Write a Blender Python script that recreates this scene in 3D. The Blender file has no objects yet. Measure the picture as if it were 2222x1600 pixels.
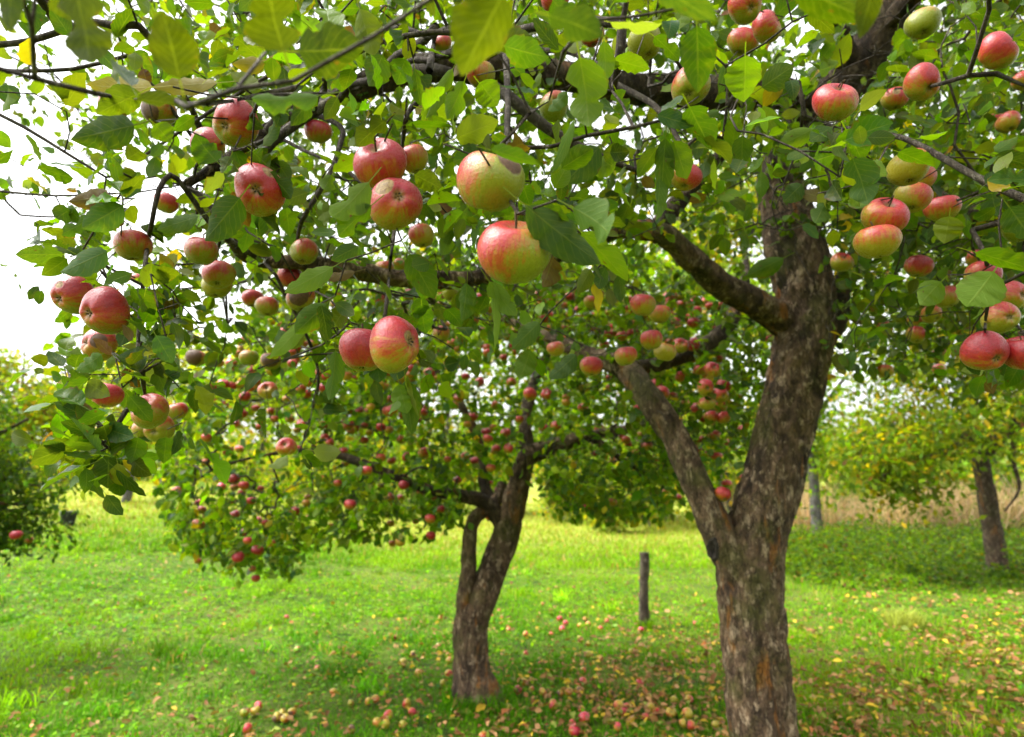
import bpy, math, random
import numpy as np
from mathutils import Vector, Matrix

random.seed(7)
rng = np.random.default_rng(7)
scene = bpy.context.scene
COL = scene.collection
R = math.radians

# ------------------------------------------------------------------ camera, sky, sun, exposure
F = 1358.0                      # focal length in photograph pixels (22 mm on 36 mm)
PITCH = R(10.0)
CAM = np.array([0.0, 0.0, 1.5])
cd = bpy.data.cameras.new('camera')
cam = bpy.data.objects.new('camera', cd)
COL.objects.link(cam)
cam.location = CAM
cam.rotation_euler = (R(90) + PITCH, 0, 0)
cd.sensor_width = 36.0
cd.lens = 22.0
cd.clip_start = 0.05
cd.clip_end = 3000
cd.dof.use_dof = True
cd.dof.focus_distance = 1.0
cd.dof.aperture_fstop = 4.2
scene.camera = cam

SUN_EL, SUN_AZ = R(56), R(268)          # azimuth measured from +Y clockwise: the brightest cloud stands high on the left
world = bpy.data.worlds.new('World')
scene.world = world
world.use_nodes = True
wn, wl = world.node_tree.nodes, world.node_tree.links
wn.clear()
wo = wn.new('ShaderNodeOutputWorld')
bg = wn.new('ShaderNodeBackground')
sky = wn.new('ShaderNodeTexSky')
sky.sky_type = 'NISHITA'
sky.sun_disc = False
sky.sun_elevation = SUN_EL
sky.sun_rotation = SUN_AZ
sky.air_density = 1.0
sky.dust_density = 5.0
sky.ozone_density = 1.0
hs = wn.new('ShaderNodeHueSaturation')      # overcast: the cloud sheet takes the blue out of the sky
hs.inputs['Saturation'].default_value = 0.07
wl.new(sky.outputs[0], hs.inputs['Color'])
wl.new(hs.outputs[0], bg.inputs['Color'])
bg.inputs['Strength'].default_value = 0.15
wl.new(bg.outputs[0], wo.inputs['Surface'])

sd = bpy.data.lights.new('sun', 'SUN')
sd.energy = 0.9
sd.angle = R(30)
sd.color = (1.0, 0.96, 0.88)
sun = bpy.data.objects.new('sun', sd)
COL.objects.link(sun)
sdir = Vector((math.sin(SUN_AZ) * math.cos(SUN_EL), math.cos(SUN_AZ) * math.cos(SUN_EL), math.sin(SUN_EL)))
sun.rotation_euler = sdir.to_track_quat('Z', 'Y').to_euler()
sun.location = (0, 0, 20)

scene.view_settings.view_transform = 'Standard'
scene.view_settings.look = 'None'
scene.view_settings.exposure = 2.2
scene.view_settings.gamma = 1.0
scene.view_settings.use_curve_mapping = False
scene.render.engine = 'CYCLES'
cy = scene.cycles
cy.max_bounces = 7
cy.diffuse_bounces = 4
cy.glossy_bounces = 2
cy.transmission_bounces = 4
cy.transparent_max_bounces = 4
cy.caustics_reflective = False
cy.caustics_refractive = False
cy.use_denoising = True
cy.sample_clamp_indirect = 6.0

# ------------------------------------------------------------------ projection helpers
FWD = np.array([0, math.cos(PITCH), math.sin(PITCH)])
UP = np.array([0, -math.sin(PITCH), math.cos(PITCH)])
RIGHT = np.array([1.0, 0, 0])


def ray(px, py):
    px = np.asarray(px, float); py = np.asarray(py, float)
    return FWD + ((px - 1111) / F)[..., None] * RIGHT - ((py - 800) / F)[..., None] * UP


def P(px, py, d):
    """the point seen at a photograph pixel, d metres deep"""
    d = np.asarray(d, float)
    return CAM + ray(px, py) * d[..., None]


def at(px, py, Y):
    r = ray(px, py)
    return CAM + r * (Y / r[1])


def proj(V):
    q = np.asarray(V) - CAM
    d = q @ FWD
    dd = np.where(np.abs(d) < 1e-6, 1e-6, d)
    return 1111 + F * (q @ RIGHT) / dd, 800 - F * (q @ UP) / dd, d


def smooth(a, b, x):
    t = np.clip((np.asarray(x, float) - a) / (b - a), 0, 1)
    return t * t * (3 - 2 * t)


def unit(v):
    v = np.asarray(v, float)
    return v / np.maximum(np.linalg.norm(v, axis=-1, keepdims=True), 1e-9)


def _h(i, j, k, s):
    n = (i * 374761393 + j * 668265263 + k * 2147483647 + s * 1274126177) & 0xffffffff
    n = ((n ^ (n >> 13)) * 1274126177) & 0xffffffff
    return ((n ^ (n >> 16)) & 0xffff) / 65535.0


def vnoise(p, s=0):
    """value noise in [-1, 1] at points p (N, 3)"""
    p = np.asarray(p, float)
    f = np.floor(p).astype(np.int64)
    t = p - f
    t = t * t * (3 - 2 * t)
    r = 0
    for a in (0, 1):
        for b in (0, 1):
            for c in (0, 1):
                w = (t[:, 0] if a else 1 - t[:, 0]) * (t[:, 1] if b else 1 - t[:, 1]) * (t[:, 2] if c else 1 - t[:, 2])
                r = r + w * _h(f[:, 0] + a, f[:, 1] + b, f[:, 2] + c, s)
    return r * 2 - 1


def ground_z(x, y):
    x = np.asarray(x, float); y = np.asarray(y, float)
    yy = np.maximum(y, 0.5)
    left = smooth(-0.12, -0.5, x / yy) * 0.068 * np.clip(y - 7, 0, 19)
    p = np.stack([x * 0.9, y * 0.9, x * 0], -1).reshape(-1, 3)
    b = vnoise(p, 3).reshape(x.shape) * 0.025 + vnoise(p * 3.1, 5).reshape(x.shape) * 0.008
    return left + b * smooth(60, 20, y)


def on_ground(px, py):
    """where the pixel's ray meets the ground"""
    r = ray(px, py)
    lo = 1.0
    for _ in range(40):
        q = CAM + r * lo
        h = q[2] - float(ground_z(q[0], q[1]))
        if h < 0.002:
            break
        lo += max(0.003, h * 0.5)
    q = CAM + r * lo
    return np.array([q[0], q[1], float(ground_z(q[0], q[1]))])


# ------------------------------------------------------------------ mesh helpers
def mesh_np(name, V, Fc, mat=None, uv=None, col=None, smoothed=True):
    V = np.ascontiguousarray(V, dtype=np.float32)
    Fc = np.ascontiguousarray(Fc, dtype=np.int32)
    m = bpy.data.meshes.new(name)
    n, k = Fc.shape
    m.vertices.add(len(V)); m.vertices.foreach_set('co', V.ravel())
    m.loops.add(n * k); m.loops.foreach_set('vertex_index', Fc.ravel())
    m.polygons.add(n)
    m.polygons.foreach_set('loop_start', np.arange(0, n * k, k, dtype=np.int32))
    m.polygons.foreach_set('loop_total', np.full(n, k, dtype=np.int32))
    if smoothed:
        m.polygons.foreach_set('use_smooth', np.ones(n, dtype=bool))
    if uv is not None:
        l = m.uv_layers.new(name='UVMap')
        l.data.foreach_set('uv', np.ascontiguousarray(np.asarray(uv, np.float32)[Fc.ravel()]).ravel())
    if col is not None:
        a = m.color_attributes.new('col', 'FLOAT_COLOR', 'POINT')
        c = np.ones((len(V), 4), np.float32); c[:, :3] = col
        a.data.foreach_set('color', c.ravel())
    m.update(calc_edges=True)
    if mat:
        m.materials.append(mat)
    return m


def obj(name, mesh, parent=None, **props):
    o = bpy.data.objects.new(name, mesh)
    COL.objects.link(o)
    if parent is not None:
        o.parent = parent
    for k, v in props.items():
        o[k] = v
    return o


def empty(name, loc, label, cat, group=None):
    o = bpy.data.objects.new(name, None)
    COL.objects.link(o)
    o.location = loc
    o.empty_display_size = 0.1
    o['label'] = label; o['category'] = cat
    if group:
        o['group'] = group
    return o


def localise(V, parent):
    return np.asarray(V) - np.array(parent.location)


def catmull(pts, rad, step):
    pts = np.asarray(pts, float); rad = np.asarray(rad, float)
    if len(pts) == 2:
        n = max(2, int(np.linalg.norm(pts[1] - pts[0]) / step) + 1)
        t = np.linspace(0, 1, n)[:, None]
        return pts[0] * (1 - t) + pts[1] * t, rad[0] * (1 - t[:, 0]) + rad[1] * t[:, 0]
    p = np.vstack([2 * pts[0] - pts[1], pts, 2 * pts[-1] - pts[-2]])
    r = np.concatenate([[rad[0]], rad, [rad[-1]]])
    out, ro = [], []
    for i in range(1, len(p) - 2):
        n = max(2, int(np.linalg.norm(p[i + 1] - p[i]) / step))
        for t in np.linspace(0, 1, n, endpoint=False):
            a = 2 * p[i]; b = p[i + 1] - p[i - 1]
            c = 2 * p[i - 1] - 5 * p[i] + 4 * p[i + 1] - p[i + 2]
            d = -p[i - 1] + 3 * p[i] - 3 * p[i + 1] + p[i + 2]
            out.append(0.5 * (a + b * t + c * t * t + d * t ** 3))
            s = t * t * (3 - 2 * t)
            ro.append(r[i] * (1 - s) + r[i + 1] * s)
    out.append(p[-2]); ro.append(r[-2])
    return np.array(out), np.array(ro)


def frames(C):
    T = unit(np.gradient(C, axis=0))
    a = np.array([0.37, 0.21, 0.9])
    if abs(T[0] @ unit(a)) > 0.9:
        a = np.array([1.0, 0.1, 0.0])
    N = np.zeros_like(C)
    n = unit(a - T[0] * (a @ T[0]))
    for i in range(len(C)):
        n = n - T[i] * (n @ T[i]); n = unit(n)
        N[i] = n
    return T, N, np.cross(T, N)


def tube(C, rad, sides, cap=True):
    """plain tube: vertices, quads, uv (round, along in metres)"""
    T, N, B = frames(C)
    a = np.linspace(0, 2 * np.pi, sides, endpoint=False)
    V = C[:, None, :] + rad[:, None, None] * (np.cos(a)[None, :, None] * N[:, None, :] + np.sin(a)[None, :, None] * B[:, None, :])
    n = len(C)
    i = np.arange(n - 1)[:, None] * sides
    j = np.arange(sides)[None, :]
    k = (j + 1) % sides
    Q = np.stack([i + j, i + k, i + sides + k, i + sides + j], -1).reshape(-1, 4)
    V = V.reshape(-1, 3)
    if cap:
        V = np.vstack([V, C[-1] + T[-1] * rad[-1] * 0.5])
        t = (n - 1) * sides
        q = np.stack([t + j[0], t + k[0], np.full(sides, n * sides), np.full(sides, n * sides)], -1)
        Q = np.vstack([Q, q[:, [0, 1, 2, 2]]]) if False else np.vstack([Q, np.stack([t + np.arange(0, sides - 1, 2), t + (np.arange(0, sides - 1, 2) + 1) % sides, t + (np.arange(0, sides - 1, 2) + 2) % sides, np.full(len(np.arange(0, sides - 1, 2)), n * sides)], -1)])
    return V, Q


def bark_tube(pts, rad, sides, step, rough=1.0, seed=0):
    """limb with relief: long flaking plates, lumps and knots"""
    C, r = catmull(pts, rad, step)
    L = np.concatenate([[0], np.cumsum(np.linalg.norm(np.diff(C, axis=0), axis=1))])
    C = C + np.stack([vnoise(np.stack([L * 4, L * 0 + q, L * 0 + seed], -1), q) for q in (1, 2, 3)], -1) * (r * 0.10)[:, None]
    T, N, B = frames(C)
    a = np.linspace(0, 2 * np.pi, sides, endpoint=False)
    A, LL = np.meshgrid(a, L)
    RR = np.repeat(r[:, None], sides, 1)
    q = np.stack([np.cos(A) * RR, np.sin(A) * RR, LL], -1).reshape(-1, 3)
    s1 = vnoise(q * np.array([9, 9, 5]), 11 + seed)
    wq = q + 0.012 * np.stack([vnoise(q * 30, 1), vnoise(q * 30, 2), vnoise(q * 30, 3)], -1)
    s2 = vnoise(wq * np.array([38, 38, 14]), 21 + seed)
    s3 = vnoise(wq * np.array([110, 110, 45]), 31 + seed)
    plates = np.clip(s2 * 3.0, -1, 1)
    dr = rough * (0.085 * RR.ravel() * s1 + 0.0055 * plates + 0.0028 * s3)
    dr = dr.reshape(RR.shape)
    V = C[:, None, :] + (RR + dr)[:, :, None] * (np.cos(A)[..., None] * N[:, None, :] + np.sin(A)[..., None] * B[:, None, :])
    n = len(C)
    i = np.arange(n - 1)[:, None] * sides
    j = np.arange(sides)[None, :]
    k = (j + 1) % sides
    Q = np.stack([i + j, i + k, i + sides + k, i + sides + j], -1).reshape(-1, 4)
    return V.reshape(-1, 3), Q, C, r


def join(parts):
    Vs, Qs, o = [], [], 0
    for V, Q in parts:
        Vs.append(V); Qs.append(np.asarray(Q) + o); o += len(V)
    return np.vstack(Vs), np.vstack(Qs)


# ------------------------------------------------------------------ materials
def mat_new(name):
    m = bpy.data.materials.new(name)
    m.use_nodes = True
    nt = m.node_tree
    nt.nodes.clear()
    return m, nt


class NB:
    """tiny node builder"""
    def __init__(s, nt): s.nt = nt
    def n(s, t, **kw):
        x = s.nt.nodes.new(t)
        for k, v in kw.items(): setattr(x, k, v)
        return x
    def put(s, sock, v):
        if isinstance(v, bpy.types.NodeSocket): s.nt.links.new(v, sock)
        elif v is not None: sock.default_value = v
    def math(s, op, a, b=None, c=None, clamp=False):
        x = s.n('ShaderNodeMath', operation=op, use_clamp=clamp)
        s.put(x.inputs[0], a)
        if b is not None: s.put(x.inputs[1], b)
        if c is not None: s.put(x.inputs[2], c)
        return x.outputs[0]
    def vmath(s, op, a, b=None):
        x = s.n('ShaderNodeVectorMath', operation=op)
        s.put(x.inputs[0], a)
        if b is not None: s.put(x.inputs[1], b)
        return x.outputs['Value'] if op in ('DOT_PRODUCT', 'LENGTH') else x.outputs[0]
    def ss(s, x, a, b):
        m = s.n('ShaderNodeMapRange', interpolation_type='SMOOTHSTEP')
        s.put(m.inputs['Value'], x); s.put(m.inputs['From Min'], a); s.put(m.inputs['From Max'], b)
        return m.outputs[0]
    def noise(s, vec, scale, detail=3, rough=0.6, dist=0.0):
        x = s.n('ShaderNodeTexNoise')
        s.put(x.inputs['Vector'], vec)
        x.inputs['Scale'].default_value = scale; x.inputs['Detail'].default_value = detail
        x.inputs['Roughness'].default_value = rough; x.inputs['Distortion'].default_value = dist
        return x.outputs['Fac']
    def mix(s, f, a, b, blend='MIX'):
        x = s.n('ShaderNodeMix', data_type='RGBA', blend_type=blend)
        s.put(x.inputs[0], f)
        for sock, v in ((x.inputs[6], a), (x.inputs[7], b)):
            s.put(sock, v if isinstance(v, bpy.types.NodeSocket) else (*v, 1.0))
        return x.outputs[2]
    def scale(s, vec, v3):
        x = s.n('ShaderNodeMapping'); s.put(x.inputs['Vector'], vec); x.inputs['Scale'].default_value = v3
        return x.outputs[0]
    def attr(s, name, kind='GEOMETRY'):
        return s.n('ShaderNodeAttribute', attribute_name=name, attribute_type=kind)
    def principled(s, color, rough, spec=0.5, normal=None):
        x = s.n('ShaderNodeBsdfPrincipled')
        s.put(x.inputs['Base Color'], color if isinstance(color, bpy.types.NodeSocket) else (*color, 1))
        s.put(x.inputs['Roughness'], rough); s.put(x.inputs['Specular IOR Level'], spec)
        if normal is not None: s.put(x.inputs['Normal'], normal)
        return x
    def bump(s, h, strength, dist):
        x = s.n('ShaderNodeBump'); s.put(x.inputs['Height'], h)
        x.inputs['Strength'].default_value = strength; x.inputs['Distance'].default_value = dist
        return x.outputs[0]
    def out(s, sh):
        o = s.n('ShaderNodeOutputMaterial'); s.nt.links.new(sh, o.inputs['Surface'])


def leaf_material(name, per_object, veins=True, trans=0.50, rough=0.36, spots=True):
    m, nt = mat_new(name); b = NB(nt)
    base = b.n('ShaderNodeObjectInfo').outputs['Color'] if per_object else b.attr('col').outputs['Color']
    geo = b.n('ShaderNodeNewGeometry')
    pos = b.n('ShaderNodeTexCoord').outputs['Object'] if per_object else geo.outputs['Position']
    sc = 1.0 if not per_object else 0.07
    c = base
    uv = b.n('ShaderNodeUVMap').outputs[0]
    sep = b.n('ShaderNodeSeparateXYZ'); b.put(sep.inputs[0], uv)
    u, v = sep.outputs[0], sep.outputs[1]
    h = None
    n1 = b.noise(pos, 26 * sc, 3, 0.6)
    c = b.mix(b.math('MULTIPLY', b.ss(n1, 0.45, 0.75), 0.45), c, b.mix(0.5, c, (0.22, 0.21, 0.012)))
    if veins:
        au = b.math('ABSOLUTE', b.math('SUBTRACT', u, 0.5))
        mid = b.ss(au, 0.035, 0.012)
        w = b.math('FRACT', b.math('SUBTRACT', b.math('MULTIPLY', v, 8.0), b.math('MULTIPLY', au, 5.0)))
        side = b.math('MULTIPLY', b.ss(b.math('ABSOLUTE', b.math('SUBTRACT', w, 0.5)), 0.13, 0.03), 0.55)
        vein = b.math('MAXIMUM', mid, side)
        vein = b.math('MAXIMUM', vein, b.ss(v, 0.02, -0.02))
        c = b.mix(b.math('MULTIPLY', vein, 0.42), c, b.mix(0.5, c, (0.26, 0.28, 0.05)))
        h = b.math('SUBTRACT', b.math('MULTIPLY', b.noise(pos, 180 * sc, 2), 0.4), vein)
    if spots:
        sp = b.ss(b.noise(pos, 70 * sc, 2, 0.5), 0.70, 0.76)
        c = b.mix(b.math('MULTIPLY', sp, 0.85), c, (0.085, 0.034, 0.010))
        if veins:                                                  # scorched margins
            ed = b.math('ADD', au, b.math('MULTIPLY', b.math('SUBTRACT', b.noise(pos, 34 * sc, 3, 0.6), 0.55), 0.9))
            c = b.mix(b.math('MULTIPLY', b.ss(ed, 0.44, 0.56), 0.8), c, (0.11, 0.055, 0.014))
    cu = b.mix(0.22, c, (0.17, 0.24, 0.075))                       # the underside is paler and matt
    cc = b.mix(geo.outputs['Backfacing'], c, cu)
    nrm = b.bump(h, 0.35, 0.0012) if h is not None else None
    pr = b.principled(cc, b.math('MULTIPLY_ADD', geo.outputs['Backfacing'], 0.25, rough), 0.18 if veins else (0.05 if name == 'herb_leaf' else 0.09), nrm)
    tr = b.n('ShaderNodeBsdfTranslucent')
    tcol = b.mix(1.0, b.mix(0.06, c, (0.4, 0.4, 0.01)), (1.58, 1.75, 0.32), 'MULTIPLY')
    b.put(tr.inputs['Color'], tcol)
    if nrm is not None: b.put(tr.inputs['Normal'], nrm)
    mx = b.n('ShaderNodeMixShader'); mx.inputs[0].default_value = trans
    nt.links.new(pr.outputs[0], mx.inputs[1]); nt.links.new(tr.outputs[0], mx.inputs[2])
    b.out(mx.outputs[0])
    return m


def bark_material(name, c_dark, c_mid, c_light, moss=(0.045, 0.050, 0.010), moss_amt=0.5, orange=0.0, s=1.0):
    m, nt = mat_new(name); b = NB(nt)
    g = b.n('ShaderNodeTexCoord').outputs['Object']
    st = b.scale(g, (1, 1, 0.55))
    n1 = b.noise(st, 9 * s, 4, 0.65, 0.4)
    n2 = b.noise(st, 26 * s, 6, 0.74, 0.25)
    n3 = b.noise(st, 120 * s, 3, 0.6)
    st2 = b.scale(g, (1, 1, 0.20))
    k1 = b.math('ABSOLUTE', b.math('SUBTRACT', b.noise(st2, 22 * s, 3, 0.62, 1.2), 0.5))
    k2 = b.math('ABSOLUTE', b.math('SUBTRACT', b.noise(b.scale(g, (1, 1, 0.55)), 40 * s, 3, 0.6, 1.5), 0.5))
    crack = b.math('MAXIMUM', b.ss(k1, 0.035, 0.0), b.math('MULTIPLY', b.ss(k2, 0.03, 0.0), 0.7))
    c = b.mix(b.ss(n1, 0.3, 0.68), c_dark, c_mid)
    c = b.mix(b.math('MULTIPLY', b.ss(n2, 0.48, 0.36), 0.7), c, c_dark)
    c = b.mix(b.math('MULTIPLY', b.ss(n2, 0.52, 0.62), 0.9), c, c_light)
    if orange:
        c = b.mix(b.math('MULTIPLY', b.ss(b.noise(b.scale(g, (1, 1, 0.25)), 11, 3, 0.6), 0.58, 0.68), orange), c, (0.26, 0.10, 0.018))
    mossn = b.math('MULTIPLY', b.ss(b.noise(g, 5 * s, 4, 0.7), 0.46, 0.66), moss_amt)
    c = b.mix(mossn, c, moss)
    c = b.mix(b.math('MULTIPLY', b.ss(n3, 0.62, 0.75), 0.35), c, (0.22, 0.21, 0.165))
    c = b.mix(b.math('MULTIPLY', crack, 0.6), c, (0.016, 0.011, 0.008))
    h = b.math('SUBTRACT', b.math('MULTIPLY_ADD', n2, 0.8, b.math('MULTIPLY', n3, 0.35)), b.math('MULTIPLY', crack, 0.5))
    pr = b.principled(c, 0.85, 0.25, b.bump(h, 0.9, 0.012 / s))
    b.out(pr.outputs[0])
    return m


def apple_material():
    m, nt = mat_new('apple_skin'); b = NB(nt)
    g = b.n('ShaderNodeTexCoord').outputs['Object']           # unit apple, stem axis +Z
    dn = b.vmath('NORMALIZE', g)
    blush = b.attr('blush', 'OBJECT').outputs['Vector']
    red = b.attr('redness', 'OBJECT').outputs['Fac']
    hue = b.attr('hue', 'OBJECT').outputs['Fac']
    seed = b.attr('seed', 'OBJECT').outputs['Fac']
    rotd = b.attr('rot_dir', 'OBJECT').outputs['Vector']
    rots = b.attr('rot_size', 'OBJECT').outputs['Fac']
    scab = b.attr('scab_dir', 'OBJECT').outputs['Vector']
    scabs = b.attr('scab_size', 'OBJECT').outputs['Fac']
    off = b.n('ShaderNodeCombineXYZ'); b.put(off.inputs[0], seed); b.put(off.inputs[1], seed); b.put(off.inputs[2], seed)
    gp = b.vmath('ADD', g, off.outputs[0])
    # streaks run from stem to eye: noise on the direction round the axis
    sx = b.n('ShaderNodeSeparateXYZ'); b.put(sx.inputs[0], g)
    rr = b.n('ShaderNodeCombineXYZ'); b.put(rr.inputs[0], sx.outputs[0]); b.put(rr.inputs[1], sx.outputs[1]); b.put(rr.inputs[2], 0.0)
    rd = b.vmath('ADD', b.vmath('NORMALIZE', rr.outputs[0]), off.outputs[0])
    zz = b.n('ShaderNodeVectorMath', operation='MULTIPLY_ADD')
    b.put(zz.inputs[0], g); zz.inputs[1].default_value = (0, 0, 0.22); b.put(zz.inputs[2], rd)
    streak = b.noise(zz.outputs[0], 6.5, 4, 0.7)
    blot = b.noise(gp, 1.9, 3, 0.55)
    fine = b.noise(gp, 9, 4, 0.7)
    d = b.vmath('DOT_PRODUCT', dn, blush)
    f = b.math('ADD', d, b.math('MULTIPLY', b.math('SUBTRACT', streak, 0.5), 2.1))
    f = b.math('ADD', f, b.math('MULTIPLY', b.math('SUBTRACT', blot, 0.5), 1.3))
    f = b.math('ADD', f, b.math('MULTIPLY', b.math('SUBTRACT', fine, 0.5), 0.9))
    f = b.math('ADD', f, b.math('MULTIPLY_ADD', red, 2.2, -1.16))
    green = b.mix(hue, (0.19, 0.25, 0.012), (0.38, 0.27, 0.016))
    c = b.mix(b.math('MULTIPLY', b.ss(f, -0.75, 0.05), 0.8), green, (0.45, 0.10, 0.010))
    c = b.mix(b.ss(f, -0.25, 0.45), c, (0.42, 0.024, 0.022))
    c = b.mix(b.ss(f, 0.35, 1.05), c, b.mix(hue, (0.27, 0.005, 0.014), (0.46, 0.030, 0.055)))
    # green-brown round the stem hollow and the eye
    ax = b.math('ABSOLUTE', sx.outputs[2])
    rad2 = b.vmath('LENGTH', rr.outputs[0])
    c = b.mix(b.math('MULTIPLY', b.ss(rad2, 0.34, 0.10), 0.75), c, (0.20, 0.17, 0.045))
    # lenticels
    vo = b.n('ShaderNodeTexVoronoi'); vo.inputs['Scale'].default_value = 11; b.put(vo.inputs['Vector'], gp)
    c = b.mix(b.math('MULTIPLY', b.ss(vo.outputs['Distance'], 0.14, 0.06), 0.35), c, (0.45, 0.33, 0.14))
    vd = b.n('ShaderNodeTexVoronoi'); vd.inputs['Scale'].default_value = 3.1; b.put(vd.inputs['Vector'], gp)
    c = b.mix(b.math('MULTIPLY', b.ss(b.math('ADD', vd.outputs['Distance'], b.math('MULTIPLY', fine, 0.1)), 0.14, 0.09), 0.7), c, (0.10, 0.035, 0.02))
    # russet scab and rot
    wob = b.math('MULTIPLY', b.math('SUBTRACT', b.noise(gp, 5, 4, 0.7), 0.5), 0.35)
    sd_ = b.math('ADD', b.math('SUBTRACT', 1.0, b.vmath('DOT_PRODUCT', dn, scab)), b.math('MULTIPLY', wob, b.math('MULTIPLY', scabs, 3.0)))
    sm = b.ss(b.math('SUBTRACT', sd_, scabs), 0.015, -0.01)
    c = b.mix(sm, c, b.mix(b.ss(fine, 0.4, 0.65), (0.38, 0.25, 0.10), (0.18, 0.09, 0.035)))
    rd_ = b.math('ADD', b.math('SUBTRACT', 1.0, b.vmath('DOT_PRODUCT', dn, rotd)), b.math('MULTIPLY', wob, b.math('MULTIPLY', rots, 2.0)))
    rm = b.ss(b.math('SUBTRACT', rd_, rots), 0.02, -0.02)
    c = b.mix(rm, c, b.mix(b.ss(fine, 0.35, 0.7), (0.075, 0.032, 0.013), (0.15, 0.07, 0.028)))
    ro = b.math('ADD', b.math('MULTIPLY_ADD', fine, 0.16, 0.20), b.math('MULTIPLY', b.math('MAXIMUM', rm, sm), 0.4))
    h = b.math('SUBTRACT', b.math('MULTIPLY', fine, 0.3), b.math('MAXIMUM', b.math('MULTIPLY', rm, 1.4), sm))
    pr = b.principled(c, ro, 0.45, b.bump(h, 0.22, 0.05))
    pr.inputs['Subsurface Weight'].default_value = 0.0
    pr.inputs['Sheen Weight'].default_value = 0.05             # the grey bloom on the skin
    pr.inputs['Sheen Roughness'].default_value = 0.4
    pr.inputs['Coat Weight'].default_value = 0.2
    pr.inputs['Coat Roughness'].default_value = 0.35
    b.out(pr.outputs[0])
    return m


def plain_material(name, c1, c2, scale=20, rough=0.8, trans=0.0):
    m, nt = mat_new(name); b = NB(nt)
    g = b.n('ShaderNodeTexCoord').outputs['Object']
    n = b.noise(g, scale, 4, 0.65)
    c = b.mix(b.ss(n, 0.3, 0.7), c1, c2)
    pr = b.principled(c, rough, 0.3, b.bump(n, 0.5, 0.01))
    b.out(pr.outputs[0])
    return m


def blade_material(name, trans=0.4, rough=0.5):
    m, nt = mat_new(name); b = NB(nt)
    c = b.attr('col').outputs['Color']
    pr = b.principled(c, rough, 0.05)
    tr = b.n('ShaderNodeBsdfTranslucent'); b.put(tr.inputs['Color'], b.mix(1.0, c, (1.4, 1.4, 0.7), 'MULTIPLY'))
    mx = b.n('ShaderNodeMixShader'); mx.inputs[0].default_value = trans
    nt.links.new(pr.outputs[0], mx.inputs[1]); nt.links.new(tr.outputs[0], mx.inputs[2])
    b.out(mx.outputs[0])
    return m


def ground_material():
    m, nt = mat_new('orchard_turf'); b = NB(nt)
    g = b.n('ShaderNodeNewGeometry').outputs['Position']
    n1 = b.noise(g, 0.55, 4, 0.6); n2 = b.noise(g, 4.5, 5, 0.7); n3 = b.noise(g, 32, 4, 0.75)
    c = b.mix(b.ss(n2, 0.35, 0.65), (0.026, 0.050, 0.003), (0.085, 0.14, 0.004))
    c = b.mix(b.math('MULTIPLY', b.ss(n1, 0.45, 0.65), 0.5), c, (0.17, 0.17, 0.035))
    c = b.mix(b.math('MULTIPLY', b.ss(n3, 0.55, 0.7), 0.6), c, (0.085, 0.055, 0.022))
    sp = b.n('ShaderNodeSeparateXYZ'); b.put(sp.inputs[0], g)
    far = b.ss(sp.outputs[1], 9.0, 22.0)                       # mown hay meadow farther out
    c = b.mix(far, c, b.mix(b.ss(n2, 0.35, 0.65), (0.22, 0.28, 0.03), (0.33, 0.33, 0.05)))
    pr = b.principled(c, 0.9, 0.2, b.bump(b.math('ADD', n3, n2), 0.8, 0.03))
    b.out(pr.outputs[0])
    return m


M_LEAF_OBJ = leaf_material('apple_leaf_single', True)
M_LEAF = leaf_material('apple_leaf', False)
M_LEAF_FAR = leaf_material('far_leaf', False, veins=False, spots=False, trans=0.52)
M_HERB = leaf_material('herb_leaf', False, veins=False, spots=False, trans=0.45)
M_BARK = bark_material('apple_bark', (0.022, 0.013, 0.008), (0.175, 0.108, 0.062), (0.36, 0.265, 0.17), moss=(0.085, 0.085, 0.018), moss_amt=0.6, orange=0.9)
M_BARK2 = bark_material('apple_bark_dark', (0.018, 0.011, 0.006), (0.075, 0.048, 0.025), (0.16, 0.12, 0.075), moss_amt=0.35, orange=0.4)
M_TWIG = bark_material('twig_bark', (0.025, 0.017, 0.011), (0.075, 0.057, 0.042), (0.16, 0.14, 0.11), moss_amt=0.25, s=2.5)
M_GREY = bark_material('grey_bark', (0.07, 0.064, 0.055), (0.12, 0.112, 0.10), (0.19, 0.18, 0.16), moss_amt=0.2, s=0.6)
M_APPLE = apple_material()
M_STEM = plain_material('apple_stem', (0.05, 0.035, 0.018), (0.13, 0.09, 0.04), 60)
M_CALYX = plain_material('apple_calyx', (0.015, 0.011, 0.007), (0.07, 0.05, 0.025), 40)
M_POST = bark_material('weathered_post', (0.04, 0.028, 0.018), (0.10, 0.075, 0.05), (0.18, 0.15, 0.11), moss_amt=0.3, s=1.2)
M_GROUND = ground_material()
M_BLADE = blade_material('grass_blade')
M_REED = blade_material('dry_reed', 0.3, 0.7)
M_LITTER = leaf_material('fallen_leaf', False, veins=True, trans=0.12, rough=0.6)
M_LITTER_OBJ = leaf_material('fallen_leaf_single', True, veins=True, trans=0.12, rough=0.6)
M_TUB = plain_material('dark_plastic', (0.012, 0.014, 0.018), (0.035, 0.038, 0.045), 12, 0.5)
M_KNOT = plain_material('knot_wood', (0.010, 0.008, 0.006), (0.05, 0.04, 0.03), 60, 0.9)

# ------------------------------------------------------------------ leaves
PAL = {
    'G': (0.015, 0.050, 0.003), 'M': (0.042, 0.100, 0.002), 'L': (0.094, 0.164, 0.004),
    'O': (0.058, 0.082, 0.005), 'Y': (0.27, 0.19, 0.008), 'B': (0.028, 0.080, 0.022),
    'D': (0.10, 0.036, 0.012), 'P': (0.15, 0.18, 0.045), 'X': (0.125, 0.155, 0.007),
}


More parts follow.
